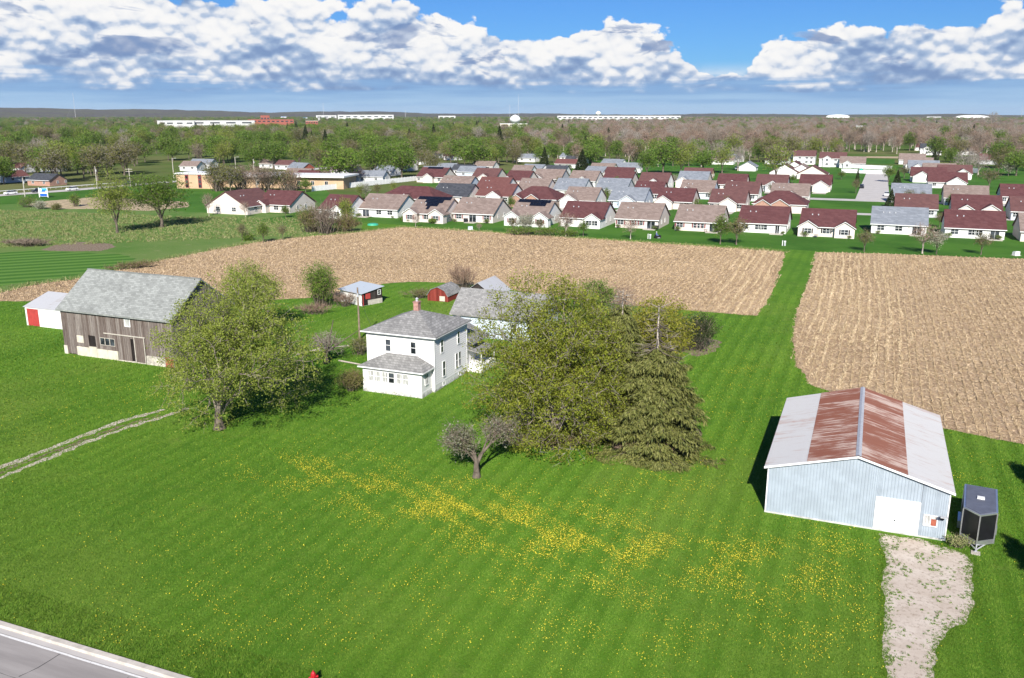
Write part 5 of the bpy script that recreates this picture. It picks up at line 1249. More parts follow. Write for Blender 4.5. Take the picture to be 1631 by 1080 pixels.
    a = by_ridge(735.7,313.7,802,316); grill('small black grill beside the shuttered patio door', a[0]-1.9, a[1]-1.0)
    def patio_set(label, x, y):
        t = thing('patio_table', label, 'table', W(x, y), R0)
        b = MB(); b.tube([(0,0,.7),(0,0,.74)],[.65,.65],14); b.build('table_top','black_paint',t)
        for k in range(4):
            b = MB(); b.tube([(.4*math.cos(k*1.57+.8),.4*math.sin(k*1.57+.8),0),(.4*math.cos(k*1.57+.8),.4*math.sin(k*1.57+.8),.7)],[.025,.025],5); b.build('leg','black_paint',t)
    a = by_ridge(1277.4,331,1365.6,334); patio_set('dark patio table behind the beige twin gabled house', a[0]-2.3, a[1]-2.6)
    a = by_ridge(1082.3,324.5,1158,327); patio_set('dark patio table behind the bright green tree', a[0]+2.6, a[1]-1.6)
    a = by_ridge(591.6,307,648,310.5); patio_set('dark patio table under the corner of the first taupe house', a[0]-2.0, a[1]-1.5)
estate_things()

def mower_person():
    g = G(1047, 379.5)
    t = thing('riding_mower', 'black riding mower on the grass behind the taupe house', 'mower', g, rad(20))
    b = MB(); b.extr([(-.75,.25),(.85,.25),(.9,.75),(.25,.82),(.1,.5),(-.75,.55)], 'y', -.4, .4); b.build('body', 'black_paint', t)
    b = MB(); b.box(-.6,-.1,-.25,.25,.56,.68); b.box(-.7,-.58,-.25,.25,.56,1.0); b.build('seat', 'black_paint', t)
    b = MB(); b.tube([(.35,0,.75),(.15,0,1.05)],[.025,.025],6); b.tube([(.12,-.18,1.06),(.12,.18,1.06)],[.02,.02],6); b.build('steering_wheel', 'black_paint', t)
    for xx, r in ((-.5,.26),(.6,.18)):
        for yy in (-.52,.42):
            b = MB(); b.tube([(xx,yy,r),(xx,yy+.12,r)],[r,r],12); b.build('wheel','tyre',t)
    b = MB(); b.box(-.25,.45,-.6,.6,.1,.24); b.build('deck','galv',t)
    # rider
    V = [(-.32,0,.78),(-.34,0,1.05),(-.32,0,1.28),(-.31,0,1.38),(-.30,0,1.52),
         (-.30,.19,1.27),(-.15,.25,1.05),(.08,.16,1.06),(-.30,-.19,1.27),(-.15,-.25,1.05),(.08,-.16,1.06),
         (-.28,.11,.76),(.12,.15,.80),(.22,.15,.42),(.34,.15,.36),(-.28,-.11,.76),(.12,-.15,.80),(.22,-.15,.42),(.34,-.15,.36)]
    Ed = [(0,1),(1,2),(2,3),(3,4),(2,5),(5,6),(6,7),(2,8),(8,9),(9,10),(0,11),(11,12),(12,13),(13,14),(0,15),(15,16),(16,17),(17,18)]
    Rr = [.15,.15,.16,.06,.11,.075,.055,.04,.075,.055,.04,.10,.085,.06,.05,.10,.085,.06,.05]
    me = bpy.data.meshes.new('person'); me.from_pydata(V, Ed, []); o = bpy.data.objects.new('person', me); C.objects.link(o)
    o.modifiers.new('skin', 'SKIN')
    for i, sv in enumerate(me.skin_vertices[0].data): sv.radius = (Rr[i], Rr[i]); sv.use_root = (i == 0)
    o.modifiers.new('sub', 'SUBSURF').levels = 1
    me.materials.append(M['denim']); o.location = (*g, 0); o.rotation_euler = (0, 0, rad(20))
    tag(o, 'person in blue clothes riding the black mower behind the taupe house', 'person')
    b = MB(); b.tube([(-.30,0,1.40),(-.29,0,1.46),(-.29,0,1.56),(-.30,0,1.66),(-.30,0,1.70)],[.06,.095,.112,.09,.02],12); b.build('head','skin',o,smooth=True)
    b = MB(); b.tube([(-.31,0,1.585),(-.31,0,1.68),(-.31,0,1.73)],[.122,.11,.03],12); b.box(-.25,-.08,-.1,.1,1.585,1.605); b.build('cap','trim',o)
mower_person()

# ================================================================== trees of the town and the woods
def join_mats(name, items):
    """one mesh from (V, F, material) pieces"""
    V, F = joinVF([(v, f) for v, f, _ in items]); m = np_mesh(name, V, F); idx = np.concatenate([np.full(len(f), i, np.int32) for i, (_, f, _) in enumerate(items)])
    for _, _, mt in items: m.materials.append(M[mt])
    m.polygons.foreach_set('material_index', idx); m.update(); return m
PROTO = {}
def make_proto(key, seed, H, R, z0, tips, leaves, ls, leafm, twig, tw=.05, fork=2.5, rt=.28, ex=3, spread=.8, shape='oval', lump=.4, bark='bark', shell=2.0):
    p = tree_meshes(seed, H, R, z0, tips, leaves, ls, fork, rt, tw, spread, lump, shell, shape, 5, .12, 0, .55, ex)
    V, F = joinVF([p['trunk'], p['limbs']]); tr = np_mesh('trunk', V, F); tr.materials.append(M[bark])
    items = [(*p['twigs'], twig)]
    if leaves: items.append((*p['leaves'], leafm))
    cr = join_mats('crown', items)
    whole = join_mats('tree', [(V, F, bark)] + items)
    PROTO[key] = (tr, cr, whole, H, R)
def conifer_proto(key, seed, H, R):
    rng = np.random.default_rng(seed); n = 2600; f = rng.random(n)**.6; z = .6 + (H-.6)*(1-f); r = R*f*(.35 + .7*rng.random(n)**.5); a = rng.random(n)*6.283
    P = np.stack([np.cos(a)*r, np.sin(a)*r, z - r*.25], 1); tr = tubes_np([(np.array([0,0,-.2]), np.array([0,0,H*.5]), np.array([0,0,H]), .2, .03)], 7)
    lv = leaf_quads(P, .62, rng, .45, .6); t = np_mesh('trunk', *tr); t.materials.append(M['bark']); c = np_mesh('crown', *lv); c.materials.append(M['lf_dark'])
    PROTO[key] = (t, c, join_mats('tree', [(*tr, 'bark'), (*lv, 'lf_dark')]), H, R)
make_proto('green0', 101, 13, 5.6, 2.2, 220, 3400, .50, 'lf_green', 'twig', .05, 2.6, ex=1)
make_proto('green1', 102, 12, 6.2, 1.8, 220, 3400, .50, 'lf_green', 'twig', .05, 2.4, shape='broad', ex=1)
make_proto('spring0', 103, 13, 5.8, 2.2, 240, 2600, .42, 'lf_left', 'twig', .05, 2.6, ex=1)
make_proto('olive0', 104, 13, 5.8, 2.0, 260, 1900, .42, 'lf_olive', 'twig', .05, 2.6, ex=2)
make_proto('olive1', 105, 11.5, 6.0, 1.8, 260, 2100, .42, 'lf_olive', 'twig_grey', .05, 2.4, shape='broad', ex=2)
make_proto('brown0', 106, 14, 5.0, 2.6, 330, 0, .4, None, 'twig_red', .05, 3.4, ex=6, bark='bark_pale')
make_proto('brown1', 107, 13, 5.6, 2.2, 330, 0, .4, None, 'twig', .05, 3.2, ex=6, shape='vase')
make_proto('grey0', 108, 12.5, 5.4, 2.2, 300, 0, .4, None, 'twig_grey', .055, 2.8, ex=5, bark='bark_pale')
make_proto('white0', 109, 8, 3.4, 1.4, 160, 2200, .34, 'lf_white', 'twig', .04, 1.4, .18)
conifer_proto('conif0', 110, 12, 3.2)
make_proto('spring_meadow', 131, 13, 5.6, 3.0, 420, 9000, .24, 'lf_left', 'twig', .03, 2.6, ex=2, spread=.55)
make_proto('green_meadow', 132, 13, 5.6, 2.4, 420, 12000, .24, 'lf_green', 'twig', .03, 2.4, ex=1, spread=.55)
# smaller trees for gardens, with finer leaves
make_proto('garden_green', 121, 6.5, 2.5, 1.5, 170, 2600, .24, 'lf_green', 'twig', .025, 1.5, .12, spread=.38)
make_proto('garden_olive', 122, 6.0, 2.4, 1.4, 170, 1100, .22, 'lf_olive', 'twig', .028, 1.4, .11, spread=.38, ex=4)
make_proto('garden_bare', 123, 6.5, 2.7, 1.4, 230, 0, .2, None, 'twig_red', .03, 1.4, .12, spread=.4, ex=5, bark='bark_pale')
make_proto('garden_blossom', 124, 6.0, 2.3, 1.5, 170, 1700, .22, 'lf_white', 'twig_grey', .028, 1.5, .11, spread=.38)
KDESC = {'green': ('green_tree', 'leafy green tree'), 'spring': ('spring_tree', 'light green spring tree'), 'olive': ('budding_tree', 'olive budding tree'), 'brown': ('bare_tree', 'bare brown tree'), 'grey': ('bare_tree', 'bare grey tree'), 'white': ('blossoming_tree', 'white blossoming tree'), 'conif': ('conifer', 'dark conifer'), 'garde': ('garden_tree', 'garden tree')}
def kdesc(key): return next(v for k, v in KDESC.items() if key.startswith(k))
def plant(key, loc, H, label, group=None, rz=None, wide=1.0):
    tr, cr, _, h0, r0 = PROTO[key]; k = H/h0; nm = kdesc(key)[0]
    t = thing(nm, label, 'tree', (*loc, 0), (hash_(loc) if rz is None else rz), group)
    t.scale = (k*wide, k*wide, k)
    link('trunk', tr, None, t); c = link('crown', cr, None, t); return t
def hash_(loc): return (abs(loc[0]*12.9898 + loc[1]*78.233) % 6.283)
def estate_trees():
    L = [('spring_meadow',187,372,274,'meadow tree with bare lower limbs, left of the pair','',1.0),('green_meadow',258,362,268,'meadow tree with fuller green crown, right of the pair','',1.35),
     ('garden_olive',386,384,352,'thin leaning sapling at the meadow corner','',.8),('garden_green',420,387,352,'pale green sapling beside the stubble corner','',.9),('garden_olive',450,383,354,'brownish sapling nearest the brush clump','',.8),
     ('garden_bare',333,344,303,'thin bare tree against the beige gable','',.7),('garden_bare',391,346,318,'bare tree beside the sun porch house','',.9),('garden_green',455,347,326,'round green bush tree in front of the grey gable','',1.1),
     ('garden_blossom',583,318,290,'small pale tree between the second row houses at left','',1.0),('spring0',575,318,289,'olive tree on the lawn behind the fence, left','',.8),('olive0',601,312,289,'olive tree on the lawn behind the fence, middle','',.9),('spring0',627,309,286,'tree on the lawn behind the fence, right','',.8),
     ('garden_bare',662,362,338,'small bare tree with mulch ring behind the solar roofed house','',1.0),('garden_bare',763,369,353,'tiny bare tree on the lawn behind the shuttered house','',1.0),
     ('garden_olive',817,373,342,'leftmost pale trunk of the clump in front of the solar house','',1.0),('garden_blossom',834,374,340,'forked white trunk in the clump before the solar house','',1.0),('garden_blossom',842,375,338,'straight white trunk right in the clump before the solar house','',1.0),('garden_olive',860,373,345,'rightmost tree of the clump before the solar house','',1.0),
     ('garden_bare',901,377,333,'wide reddish bare tree in front of the sun room house','',1.35),('garden_green',929,377,350,'compact round green tree beside the reddish bare tree','',1.1),('garden_bare',1004,381,345,'small bare forked tree on the lawn before the grill patio','',1.2),
     ('garden_green',1147,389,340,'bright green tree at the field edge','',1.0),('garden_olive',1173,390,343,'pale forked trunk beside the bright green tree','',1.2),
     ('garden_olive',1376,401,362,'olive tree at the head of the right field','',1.1),('garden_bare',1469,404,350,'grey bare tree before the slate roofed house','',1.2),('garden_blossom',1491,405,365,'pale blossoming tree beside the grey bare tree','',1.1),('garden_olive',1562,406,366,'olive tree before the large maroon roof','',1.1),
     ('garden_green',965,326,298,'leafy tree between second row houses by the slate roof','',.9),('garden_olive',1134,326,300,'olive tree before the brown roof of the second row','',.9),('garden_olive',1250,328,318,'small brown tree by the brick gables','',1.2),
     ('white0',1072,297,276,'white blossoming tree in the third row gap','',1.2),('garden_olive',1200,310,288,'brownish tree over the third row roofs','',1.3),('garden_green',1262,292,277,'pair of small green trees by the fourth row','',1.2),
     ('conif0',1418,330,300,'pale spruce beside the green at the street corner','',1.3),('garden_olive',1446,325,299,'brown tree behind the slate roof','',1.2),('garden_green',1625,348,325,'green tree at the right edge behind the front row','',1.3),
     ('conif0',1365,292,267,'tall narrow tree along the estate street, far','',.7),('garden_olive',1363,308,283,'brown street tree left of the estate street','',.8),('garden_green',1340,286,271,'dark garden tree beside the street houses','',1.4),
     ('garden_green',1415,290,262,'green street tree right of the estate street','',1.3),('conif0',1428,298,270,'conifer right of the estate street','',1.2),('garden_olive',1440,284,262,'olive tree behind the street conifers','',1.3),
     ('conif0',1487,262,237,'dark conifer beside the white gabled house','',1.2),('green0',1512,268,232,'green tree in front of the long white building','',.9),('grey0',1537,280,232,'tall bare forked tree right of the estate','',1.2),('grey0',1558,278,240,'dense bare tree right of the forked one','',1.3),
     ('garden_olive',1575,300,265,'olive bush at the right of the fence','',1.5),('white0',1606,280,256,'pale silver conical tree at the right','',1.2),('green1',1618,280,235,'green tree mass at the far right','',1.2),('olive0',1590,275,240,'olive tree behind the silver one','',1.1),
     ('conif0',867,272,233,'dark pointed conifer behind the fourth row','',1.1),('conif0',927,276,237,'dark bushy conifer behind the taupe roofs','',1.5),('garden_green',905,278,262,'green bush left of the bushy conifer','',1.6),('green1',757,270,222,'big bright green tree left of the old houses','',1.45),('green0',790,264,226,'dense green tree beside the big bright one','',1.2),
     ('green0',1030,280,235,'green tree behind the maroon roof of row four','',1.0),('green1',1056,277,216,'tallest green tree behind the estate','',1.05),('spring0',1085,277,232,'light green tree behind the slate roof','',1.2),('green1',1120,276,232,'broad green tree behind the fourth row','',1.2),('spring0',1150,276,228,'spring tree behind the maroon roof at right','',1.0),('grey0',1175,272,226,'pale tree over the parked vans','',1.0),('spring0',1235,290,222,'grey green tree left of the street end houses','',1.0),
     ('green1',545,292,228,'wide light green tree behind the white fence','',1.3),('green0',600,285,228,'tall green tree behind the fence middle','',1.1),('green1',640,283,230,'green tree near the fence end','',1.1),('garden_bare',520,294,268,'dark bare tree in front of the fence','',1.8),('garden_bare',565,291,262,'dark reddish tree before the old houses','',2.0),('olive1',690,278,240,'brown olive tree by the metal roofs','',1.0),
     ('olive1',345,305,253,'brown tree masking the tan building, left','',1.0),('brown1',388,305,255,'brown tree masking the tan building, middle','',1.1),('brown1',428,305,258,'brown tree masking the tan building, right','',1.2),('olive1',368,306,258,'dense brown tree before the tan building wing','',1.2),('brown0',410,306,256,'reddish bare tree before the tan building wing','',1.3),('olive1',450,304,266,'low brown tree at the end of the tan building','',1.4),('garden_green',487,306,284,'yellowish bush at the fence start','',1.6)]
    for key, px, py, ty, lab, _, wd in L: plant(key, G(px, py), HT(px, py, px, ty), lab, None, None, wd)
    shrub('brush_clump', 'big brown and green brush clump at the field corner, left part', G(497, 370), HT(497,370,497,325), 5.0, 71, 'lf_olive', 3600, .3, 50, 'twig_red', .04, spread=.5)
    shrub('brush_clump', 'tall bare centre of the brush clump at the field corner', G(520, 372), HT(520,372,520,312), 5.4, 72, None, 3000, .3, 60, 'twig', .04, spread=.5)
    shrub('brush_clump', 'right end of the brush clump, reddish brown', G(552, 370), HT(552,370,552,338), 4.6, 73, 'lf_olive', 2600, .3, 44, 'twig_red', .04, spread=.45)
    shrub('evergreen', 'narrow light green evergreen rising behind the brush clump', G(552, 362), HT(552,362,552,310), 2.6, 74, 'lf_left', 3600, .28, 24, 'twig', .03, spread=.35)
    for i, (px, py, h, R) in enumerate(((645,352,1.3,2.0),(690,356,1.5,1.8),(832,375,2.4,5.5),(870,376,2.6,5.0),(905,377,2.0,3.5))):
        shrub('lawn_shrub', ['low shrub bed behind the first taupe house', 'small shrub behind the solar roofed house', 'undergrowth at the foot of the pale trunks', 'green shrubs right of the pale trunks', 'low shrubs beneath the reddish bare tree'][i], G(px, py), h, R, 80+i, 'lf_green', 1800, .24, 30, 'twig', .03, Ry=1.4)
    for i, (px, py, h, R) in enumerate(((45,330,4.0,4.2),(65,333,2.6,2.4),(120,329,4.6,2.0),(90,334,1.8,1.5),(395,383,1.5,1.2))):
        shrub('meadow_shrub', ['rounded green shrub left below the blue sign', 'grey green shrub under the blue sign', 'narrow young tree on the dry strip', 'brown scrub on the dry strip', 'weeds at the foot of the leaning sapling'][i], G(px, py), h, R, 90+i, ['lf_green','lf_white','lf_green','lf_olive','lf_green'][i], 1500, .3, 24, 'twig', .04, spread=.4)
    shrub('brush_pile', 'dark heap of cut brush on the meadow', G(45, 392), 1.9, 7.0, 96, None, 0, .2, 80, 'twig', .05, Ry=3.0, cat='brush pile')
    for i, (px, R) in enumerate(((350,7.5),(385,8.5),(425,8.5),(462,7.0))):
        shrub('brown_thicket', ['brown thicket hiding the left of the tan building wing', 'tall brown thicket before the middle of the tan wing', 'brown thicket before the right of the tan wing', 'brown thicket at the right end of the tan wing'][i], G(px, 304), 9.5 + i % 2, R, 190+i, 'lf_olive', 700, .4, 60, 'twig_red', .06, Ry=4, spread=.7)
    rg = random.Random(12)
    base = shrub('clipped_shrub', 'placeholder', (0, 0), 1.1, .8, 301, 'lf_green', 700, .12, 14, 'twig', .015, spread=.15); kids = list(base.children); first = True
    for (x, y, w, lab) in FRONT:
        for sx, side in ((-1, 'left'), (1, 'right')):
            t = base if first else base.copy()
            if not first:
                C.objects.link(t)
                for k_ in kids: c_ = k_.copy(); C.objects.link(c_); c_.parent = t
            first = False; p = W(x + sx*(w/2 - rg.uniform(.6, 2.2)), y - .9 - rg.uniform(0, .6)); t.location = (*p, 0); t.rotation_euler = (0, 0, rg.uniform(0, 6)); k_ = rg.uniform(.7, 1.25); t.scale = (k_*1.2, k_, k_)
            short = ' '.join(lab.split(',')[0].split()[:6]); t['label'] = f'clipped shrub at the {side} rear corner of the {short}'; t['group'] = 'clipped shrubs behind the front row'
    for rn, (ya, yb), (xa, xb) in (('second and third', (296, 304), (-118, -24)), ('third and fourth', (357, 366), (-135, -30)), ('first and second', (263, 270), (-128, -26)), ('first and second, right of the lane', (268, 276), (0, 50)), ('third and fourth, right of the street', (330, 342), (10, 55))):
        for i in range(7 if xb-xa > 60 else 4):
            x = xa + (i+.5)*(xb-xa)/(7 if xb-xa > 60 else 4) + rg.uniform(-3, 3); y = rg.uniform(ya, yb)
            plant(rg.choice(['garden_green', 'garden_olive', 'garden_blossom', 'garden_bare', 'garden_olive']), W(x, y), rg.uniform(3.5, 6.0), f'small garden tree between the {rn} estate rows', f'garden trees, {rn} rows')
estate_trees()

def woods():
    rng = np.random.default_rng(77)
    bx = np.array([-400,-200,0,150,220,270,480,520,660,700,1250,1300,1440,1500,1560,1631,1800,2100.]); by = np.array([310,303,299,290,281,271,271,284,278,267,266,256,255,262,270,275,280,290.])
    recs = []
    def sample(r0, r1, spacing, sc, n_mult=1.0):
        area = math.radians(66)/2*(r1*r1-r0*r0); n = int(area/spacing**2*n_mult)
        r = np.sqrt(rng.random(n)*(r1*r1-r0*r0) + r0*r0); a = np.radians(rng.random(n)*66 - 33)
        return np.stack([np.sin(a)*r, np.cos(a)*r], 1), sc
    def project(X, Y):
        yy = Y*cp_ + CAM_H*sp_; zz = Y*sp_ - CAM_H*cp_; return 815.5 + FPX*X/yy, 540 - FPX*zz/yy
    P_all = []
    for (r0, r1, s_, sc) in ((330, 700, 17, 1.3), (700, 1300, 18.5, 1.4), (1300, 2600, 21, 1.08), (2600, 5200, 31, 1.25)):
        P, sc = sample(r0, r1, s_, sc); px, py = project(P[:, 0], P[:, 1])
        nz = np.sin(P[:, 0]*.011 + 1.3)*np.cos(P[:, 1]*.008 + .4) + .5*np.sin(P[:, 0]*.031 + P[:, 1]*.023)
        ok = (py < np.interp(px, bx, by)) & (px > -120) & (px < 1760)
        ok &= ~((px > 1560) & (py > 213) & (py < 221)) & ~((px > 1345) & (px < 1420) & (py > 243))     # the green field and clearing
        ok &= ~((px > 262) & (px < 402) & (py > 203) & (py < 213)) & ~((px > 396) & (px < 512) & (py > 198.5) & (py < 209)) & ~((px > 806) & (px < 846) & (py > 200) & (py < 213)) & ~((px > 535) & (px < 630) & (py > 191) & (py < 194)) & ~((px > 888) & (px < 1082) & (py > 192.5) & (py < 195))
        woodland = (px > 850) & (py < 246)
        keep = rng.random(len(P)) < np.where(woodland, 1.0, np.clip(.62 + .45*nz, .15, 1.0)); ok &= keep
        for i in np.where(ok)[0]:
            bw = np.clip((px[i]-720)/260, 0, 1)*(1 if py[i] < 252 else .3)*(1 if py[i] > 196 else .6)
            u = rng.random()
            patch = np.sin(P[i, 0]*.021 + 2)*np.sin(P[i, 1]*.017)
            if u < bw*.9: k = rng.choice(['brown0', 'brown1', 'brown0', 'grey0'])
            else:
                pr = [.40, .36, .30, .24, .14, .07, .05, .012, .04] if patch > -.2 else [.20, .18, .20, .30, .22, .16, .10, .01, .03]
                pr = np.array(pr)/sum(pr); k = rng.choice(['green0', 'green1', 'spring0', 'olive0', 'olive1', 'brown1', 'grey0', 'white0', 'conif0'], p=pr)
            h = {'white0': 8, 'conif0': 13}.get(k, 12.5)*sc*(.72 + .5*rng.random())*(.92 if woodland[i] and False else 1)
            P_all.append((math.hypot(*P[i]), P[i, 0], P[i, 1], str(k), h, px[i]))
    P_all.sort(key=lambda t: t[0] - 6*t[4])
    for (d, x, y, k, h, px) in P_all[:300]:
        kd = kdesc(k)[1]
        near = 'near the front' if d < 560 else 'further back'
        spots = [(90, 'behind the blue sign'), (180, 'behind the far road cars'), (270, 'above the meadow pair'), (360, 'over the tan building'), (450, 'behind the lamp poles'), (540, 'left of the white fence'), (640, 'behind the white fence'), (760, 'left of the old houses lane'), (870, 'left of the pointed conifer'), (960, 'right of the pointed conifer'), (1080, 'behind the middle of the estate'), (1200, 'behind the parked vans'), (1320, 'behind the street end houses'), (1440, 'beyond the estate street'), (1540, 'around the tall white house'), (9999, 'at the right edge of the wood')]
        sp = next(t for m_, t in spots if px < m_)
        plant(k, (x, y), h, f'{kd} {sp}, {near}', f'{kd}s {sp}')
    rest = P_all[300:]
    keys = sorted(PROTO); col = bpy.data.collections.new('woodland_kinds')
    used = sorted(set(r[3] for r in rest))
    for i, k in enumerate(used): col.objects.link(bpy.data.objects.new(f'kind_{i:02d}', PROTO[k][2]))
    me = bpy.data.meshes.new('distant_woodland'); me.from_pydata([(r[1], r[2], 0) for r in rest], [], [])
    def attr(n, ty, vals): a = me.attributes.new(n, ty, 'POINT'); a.data.foreach_set('value', vals)
    attr('kind_index', 'INT', [used.index(r[3]) for r in rest]); attr('tree_scale', 'FLOAT', [r[4]/PROTO[r[3]][3] for r in rest]); attr('turn', 'FLOAT', [float(v) for v in rng.random(len(rest))*6.283])
    o = bpy.data.objects.new('distant_woodland', me); C.objects.link(o); tag(o, 'mass of mixed trees filling the distance to the horizon', 'woodland', None, 'stuff')
    ng = bpy.data.node_groups.new('scatter_trees', 'GeometryNodeTree'); ng.interface.new_socket('Geometry', in_out='INPUT', socket_type='NodeSocketGeometry'); ng.interface.new_socket('Geometry', in_out='OUTPUT', socket_type='NodeSocketGeometry')
    N = ng.nodes; gi = N.new('NodeGroupInput'); go = N.new('NodeGroupOutput'); ip = N.new('GeometryNodeInstanceOnPoints'); ci = N.new('GeometryNodeCollectionInfo')
    ci.inputs['Collection'].default_value = col; ci.inputs['Separate Children'].default_value = True; ci.inputs['Reset Children'].default_value = True
    def na(n, ty): a = N.new('GeometryNodeInputNamedAttribute'); a.data_type = ty; a.inputs['Name'].default_value = n; return a.outputs['Attribute']
    ng.links.new(gi.outputs[0], ip.inputs['Points']); ng.links.new(ci.outputs[0], ip.inputs['Instance']); ip.inputs['Pick Instance'].default_value = True
    ng.links.new(na('kind_index', 'INT'), ip.inputs['Instance Index']); ng.links.new(na('tree_scale', 'FLOAT'), ip.inputs['Scale'])
    cx = N.new('ShaderNodeCombineXYZ'); ng.links.new(na('turn', 'FLOAT'), cx.inputs[2]); ng.links.new(cx.outputs[0], ip.inputs['Rotation'])
    ng.links.new(ip.outputs[0], go.inputs[0]); md = o.modifiers.new('scatter', 'NODES'); md.node_group = ng
    print('trees total', len(P_all))
woods()

def far_things():
    # hills on the horizon
    az = np.radians(np.linspace(-48, 48, 161)); prof_px = np.array([-600,-200,0,120,200,300,420,500,620,700,900,1240,1300,1400,1631,2300.]); prof_y = np.array([174,173,172.5,174,176,176.5,178.5,178.5,179,180.5,182.5,182.5,182,183,183,183.])
    R_ = np.array([5200, 6000, 6800, 7600, 8600, 10000, 14000.]); up = np.array([0, .30, .72, 1.0, 1.05, 1.0, .6]); rng = np.random.default_rng(3)
    V = []; F = []
    ph = rng.random(12)*6.28
    for j, r in enumerate(R_):
        for a in az:
            px = 815.5 + FPX*math.tan(a)/cp_; h = CAM_H + (181 - np.interp(px, prof_px, prof_y))/FPX*7600*1.0
            h += 5*math.sin(a*31 + ph[0]) + 3*math.sin(a*73 + ph[1]+j) + 2.2*math.sin(a*151 + ph[2]+2*j) + 1.5*math.sin(a*307+ph[3]); V.append((math.sin(a)*r, math.cos(a)*r, max(-1, h*up[j] - (2 if j == 0 else 0))))
    n = len(az); F = [(j*n+i, j*n+i+1, (j+1)*n+i+1, (j+1)*n+i) for j in range(len(R_)-1) for i in range(n-1)]
    me = bpy.data.meshes.new('hills'); me.from_pydata(V, [], F); me.update()
    for p in me.polygons: p.use_smooth = True
    tag(link('hills', me, 'hill'), kind='structure')
    def block(name, label, cat, px, py, w_px, top, wall, roof, nwin=0, d=40, parts=None):
        g = G(px, py); dist = math.hypot(*g); w = w_px/FPX*dist; h = HT(px, py, px, top)
        t = thing(name, label, cat, (*g, 0), -math.atan2(g[0], g[1]))
        b = MB(); b.box(-w/2, w/2, 0, d, 0, h); b.build('wall', wall, t); b = MB(); b.box(-w/2-.6, w/2+.6, -.6, d+.6, h, h + max(.6, h*.05)); b.build('roof', roof, t)
        for k in range(nwin):
            b = MB(); x = -w/2 + (k+.5)*w/nwin; b.box(x-w/nwin*.3, x+w/nwin*.3, -.25, -.01, h*.62, h*.8); b.build('window', 'glass', t)
        return t, w, h
    block('warehouse', 'long white warehouse across the left middle distance', 'building', 330, 203.5, 135, 192.5, 'farwhite', 'farwhite', 6)
    block('warehouse', 'smaller white warehouse left of the long one', 'building', 287, 204, 40, 193, 'farwhite', 'farwhite', 3)
    block('factory', 'red brick factory block in the far left centre', 'building', 432, 200, 66, 190.5, 'brickred', 'brickred', 10)
    block('factory', 'taller brick tower block on the factory', 'building', 423, 199, 13, 184.5, 'brickred', 'brickred', 3)
    block('factory', 'brick building with pale bands right of the factory', 'building', 497, 201, 18, 193, 'brickred', 'cream', 5)
    block('store', 'building with bright blue roof above the brick factory', 'building', 452, 192, 8, 186, 'white', 'bluetarp', 2, 30)
    block('store', 'small blue roofed building right of the factory', 'building', 487, 193, 7, 187.5, 'white', 'bluetarp', 2, 30)
    block('warehouse', 'thin white warehouse on the horizon left of centre', 'building', 583, 192, 84, 183.3, 'farwhite', 'farwhite', 8)
    block('warehouse', 'short white warehouse on the horizon near the water tower', 'building', 712, 192, 26, 184.8, 'farwhite', 'farwhite', 3)
    block('warehouse', 'white buildings at the foot of the far radio mast', 'building', 520, 192, 30, 184, 'farwhite', 'farwhite', 3)
    block('school', 'cream flat building below the white water tower', 'building', 818, 205, 42, 197.2, 'cream', 'trim', 6)
    block('warehouse', 'very long white distribution warehouse on the horizon right of centre', 'building', 985, 193, 188, 184.8, 'farwhite', 'farwhite', 24, 120)
    block('farm_store', 'white far building in the wood at right', 'building', 1368, 215, 9, 201, 'farwhite', 'farwhite', 2, 12)
    block('warehouse', 'pale flat building on the right horizon', 'building', 1487, 192, 18, 186, 'farwhite', 'farwhite', 3)
    def tower(label, px, py, top, wpx, kind):
        g = G(px, py); dist = math.hypot(*g); r = wpx/FPX*dist/2; h = HT(px, py, px, top); t = thing('water_tower', label, 'water tower', (*g, 0))
        n = 14; pr = [(r*math.sin(math.pi*k/n)*1.0, h - r*.85 - r*.85*math.cos(math.pi*k/n)*-1 - 0) for k in range(n+1)]
        b = MB(); b.tube([(0,0,h - r*1.7 + r*1.7*k/n) for k in range(n+1)], [max(.05, r*math.sin(math.pi*(k+.0)/n)**.7) for k in range(n+1)], 20); b.build('tank', 'trim', t, smooth=True)
        b = MB(); b.tube([(0,0,0),(0,0,max(1, h-r*1.6))], [r*.4,r*.3], 12); b.build('stem', 'trim', t)
    tower('big white rounded water tower at the centre of the horizon', 820.5, 204, 182.5, 17, 0)
    tower('small white water tower on the horizon right of centre', 952.5, 196, 176.8, 8.5, 0)
    def dome(label, px, py, top, wpx):
        g = G(px, py); dist = math.hypot(*g); w = wpx/FPX*dist/2; h = HT(px, py, px, top); t = thing('sports_dome', label, 'dome', (*g, 0), -math.atan2(g[0], g[1]))
        prof = [(-w, 0)] + [(-w*math.cos(math.pi*k/12), h*.55 + h*.45*math.sin(math.pi*k/12)**.7) for k in range(13)] + [(w, 0)]
        b = MB(); b.extr(prof, 'y', 0, w); b.build('shell', 'trim', t); b = MB(); b.box(-w*.1, w*.1, -.8, -.01, 0, h*.3); b.build('entrance', 'greysiding', t)
    dome('white air dome on the right horizon', 1334, 192, 182.5, 32); dome('second white dome far right under the big bare tree', 1548, 192, 183.5, 42)
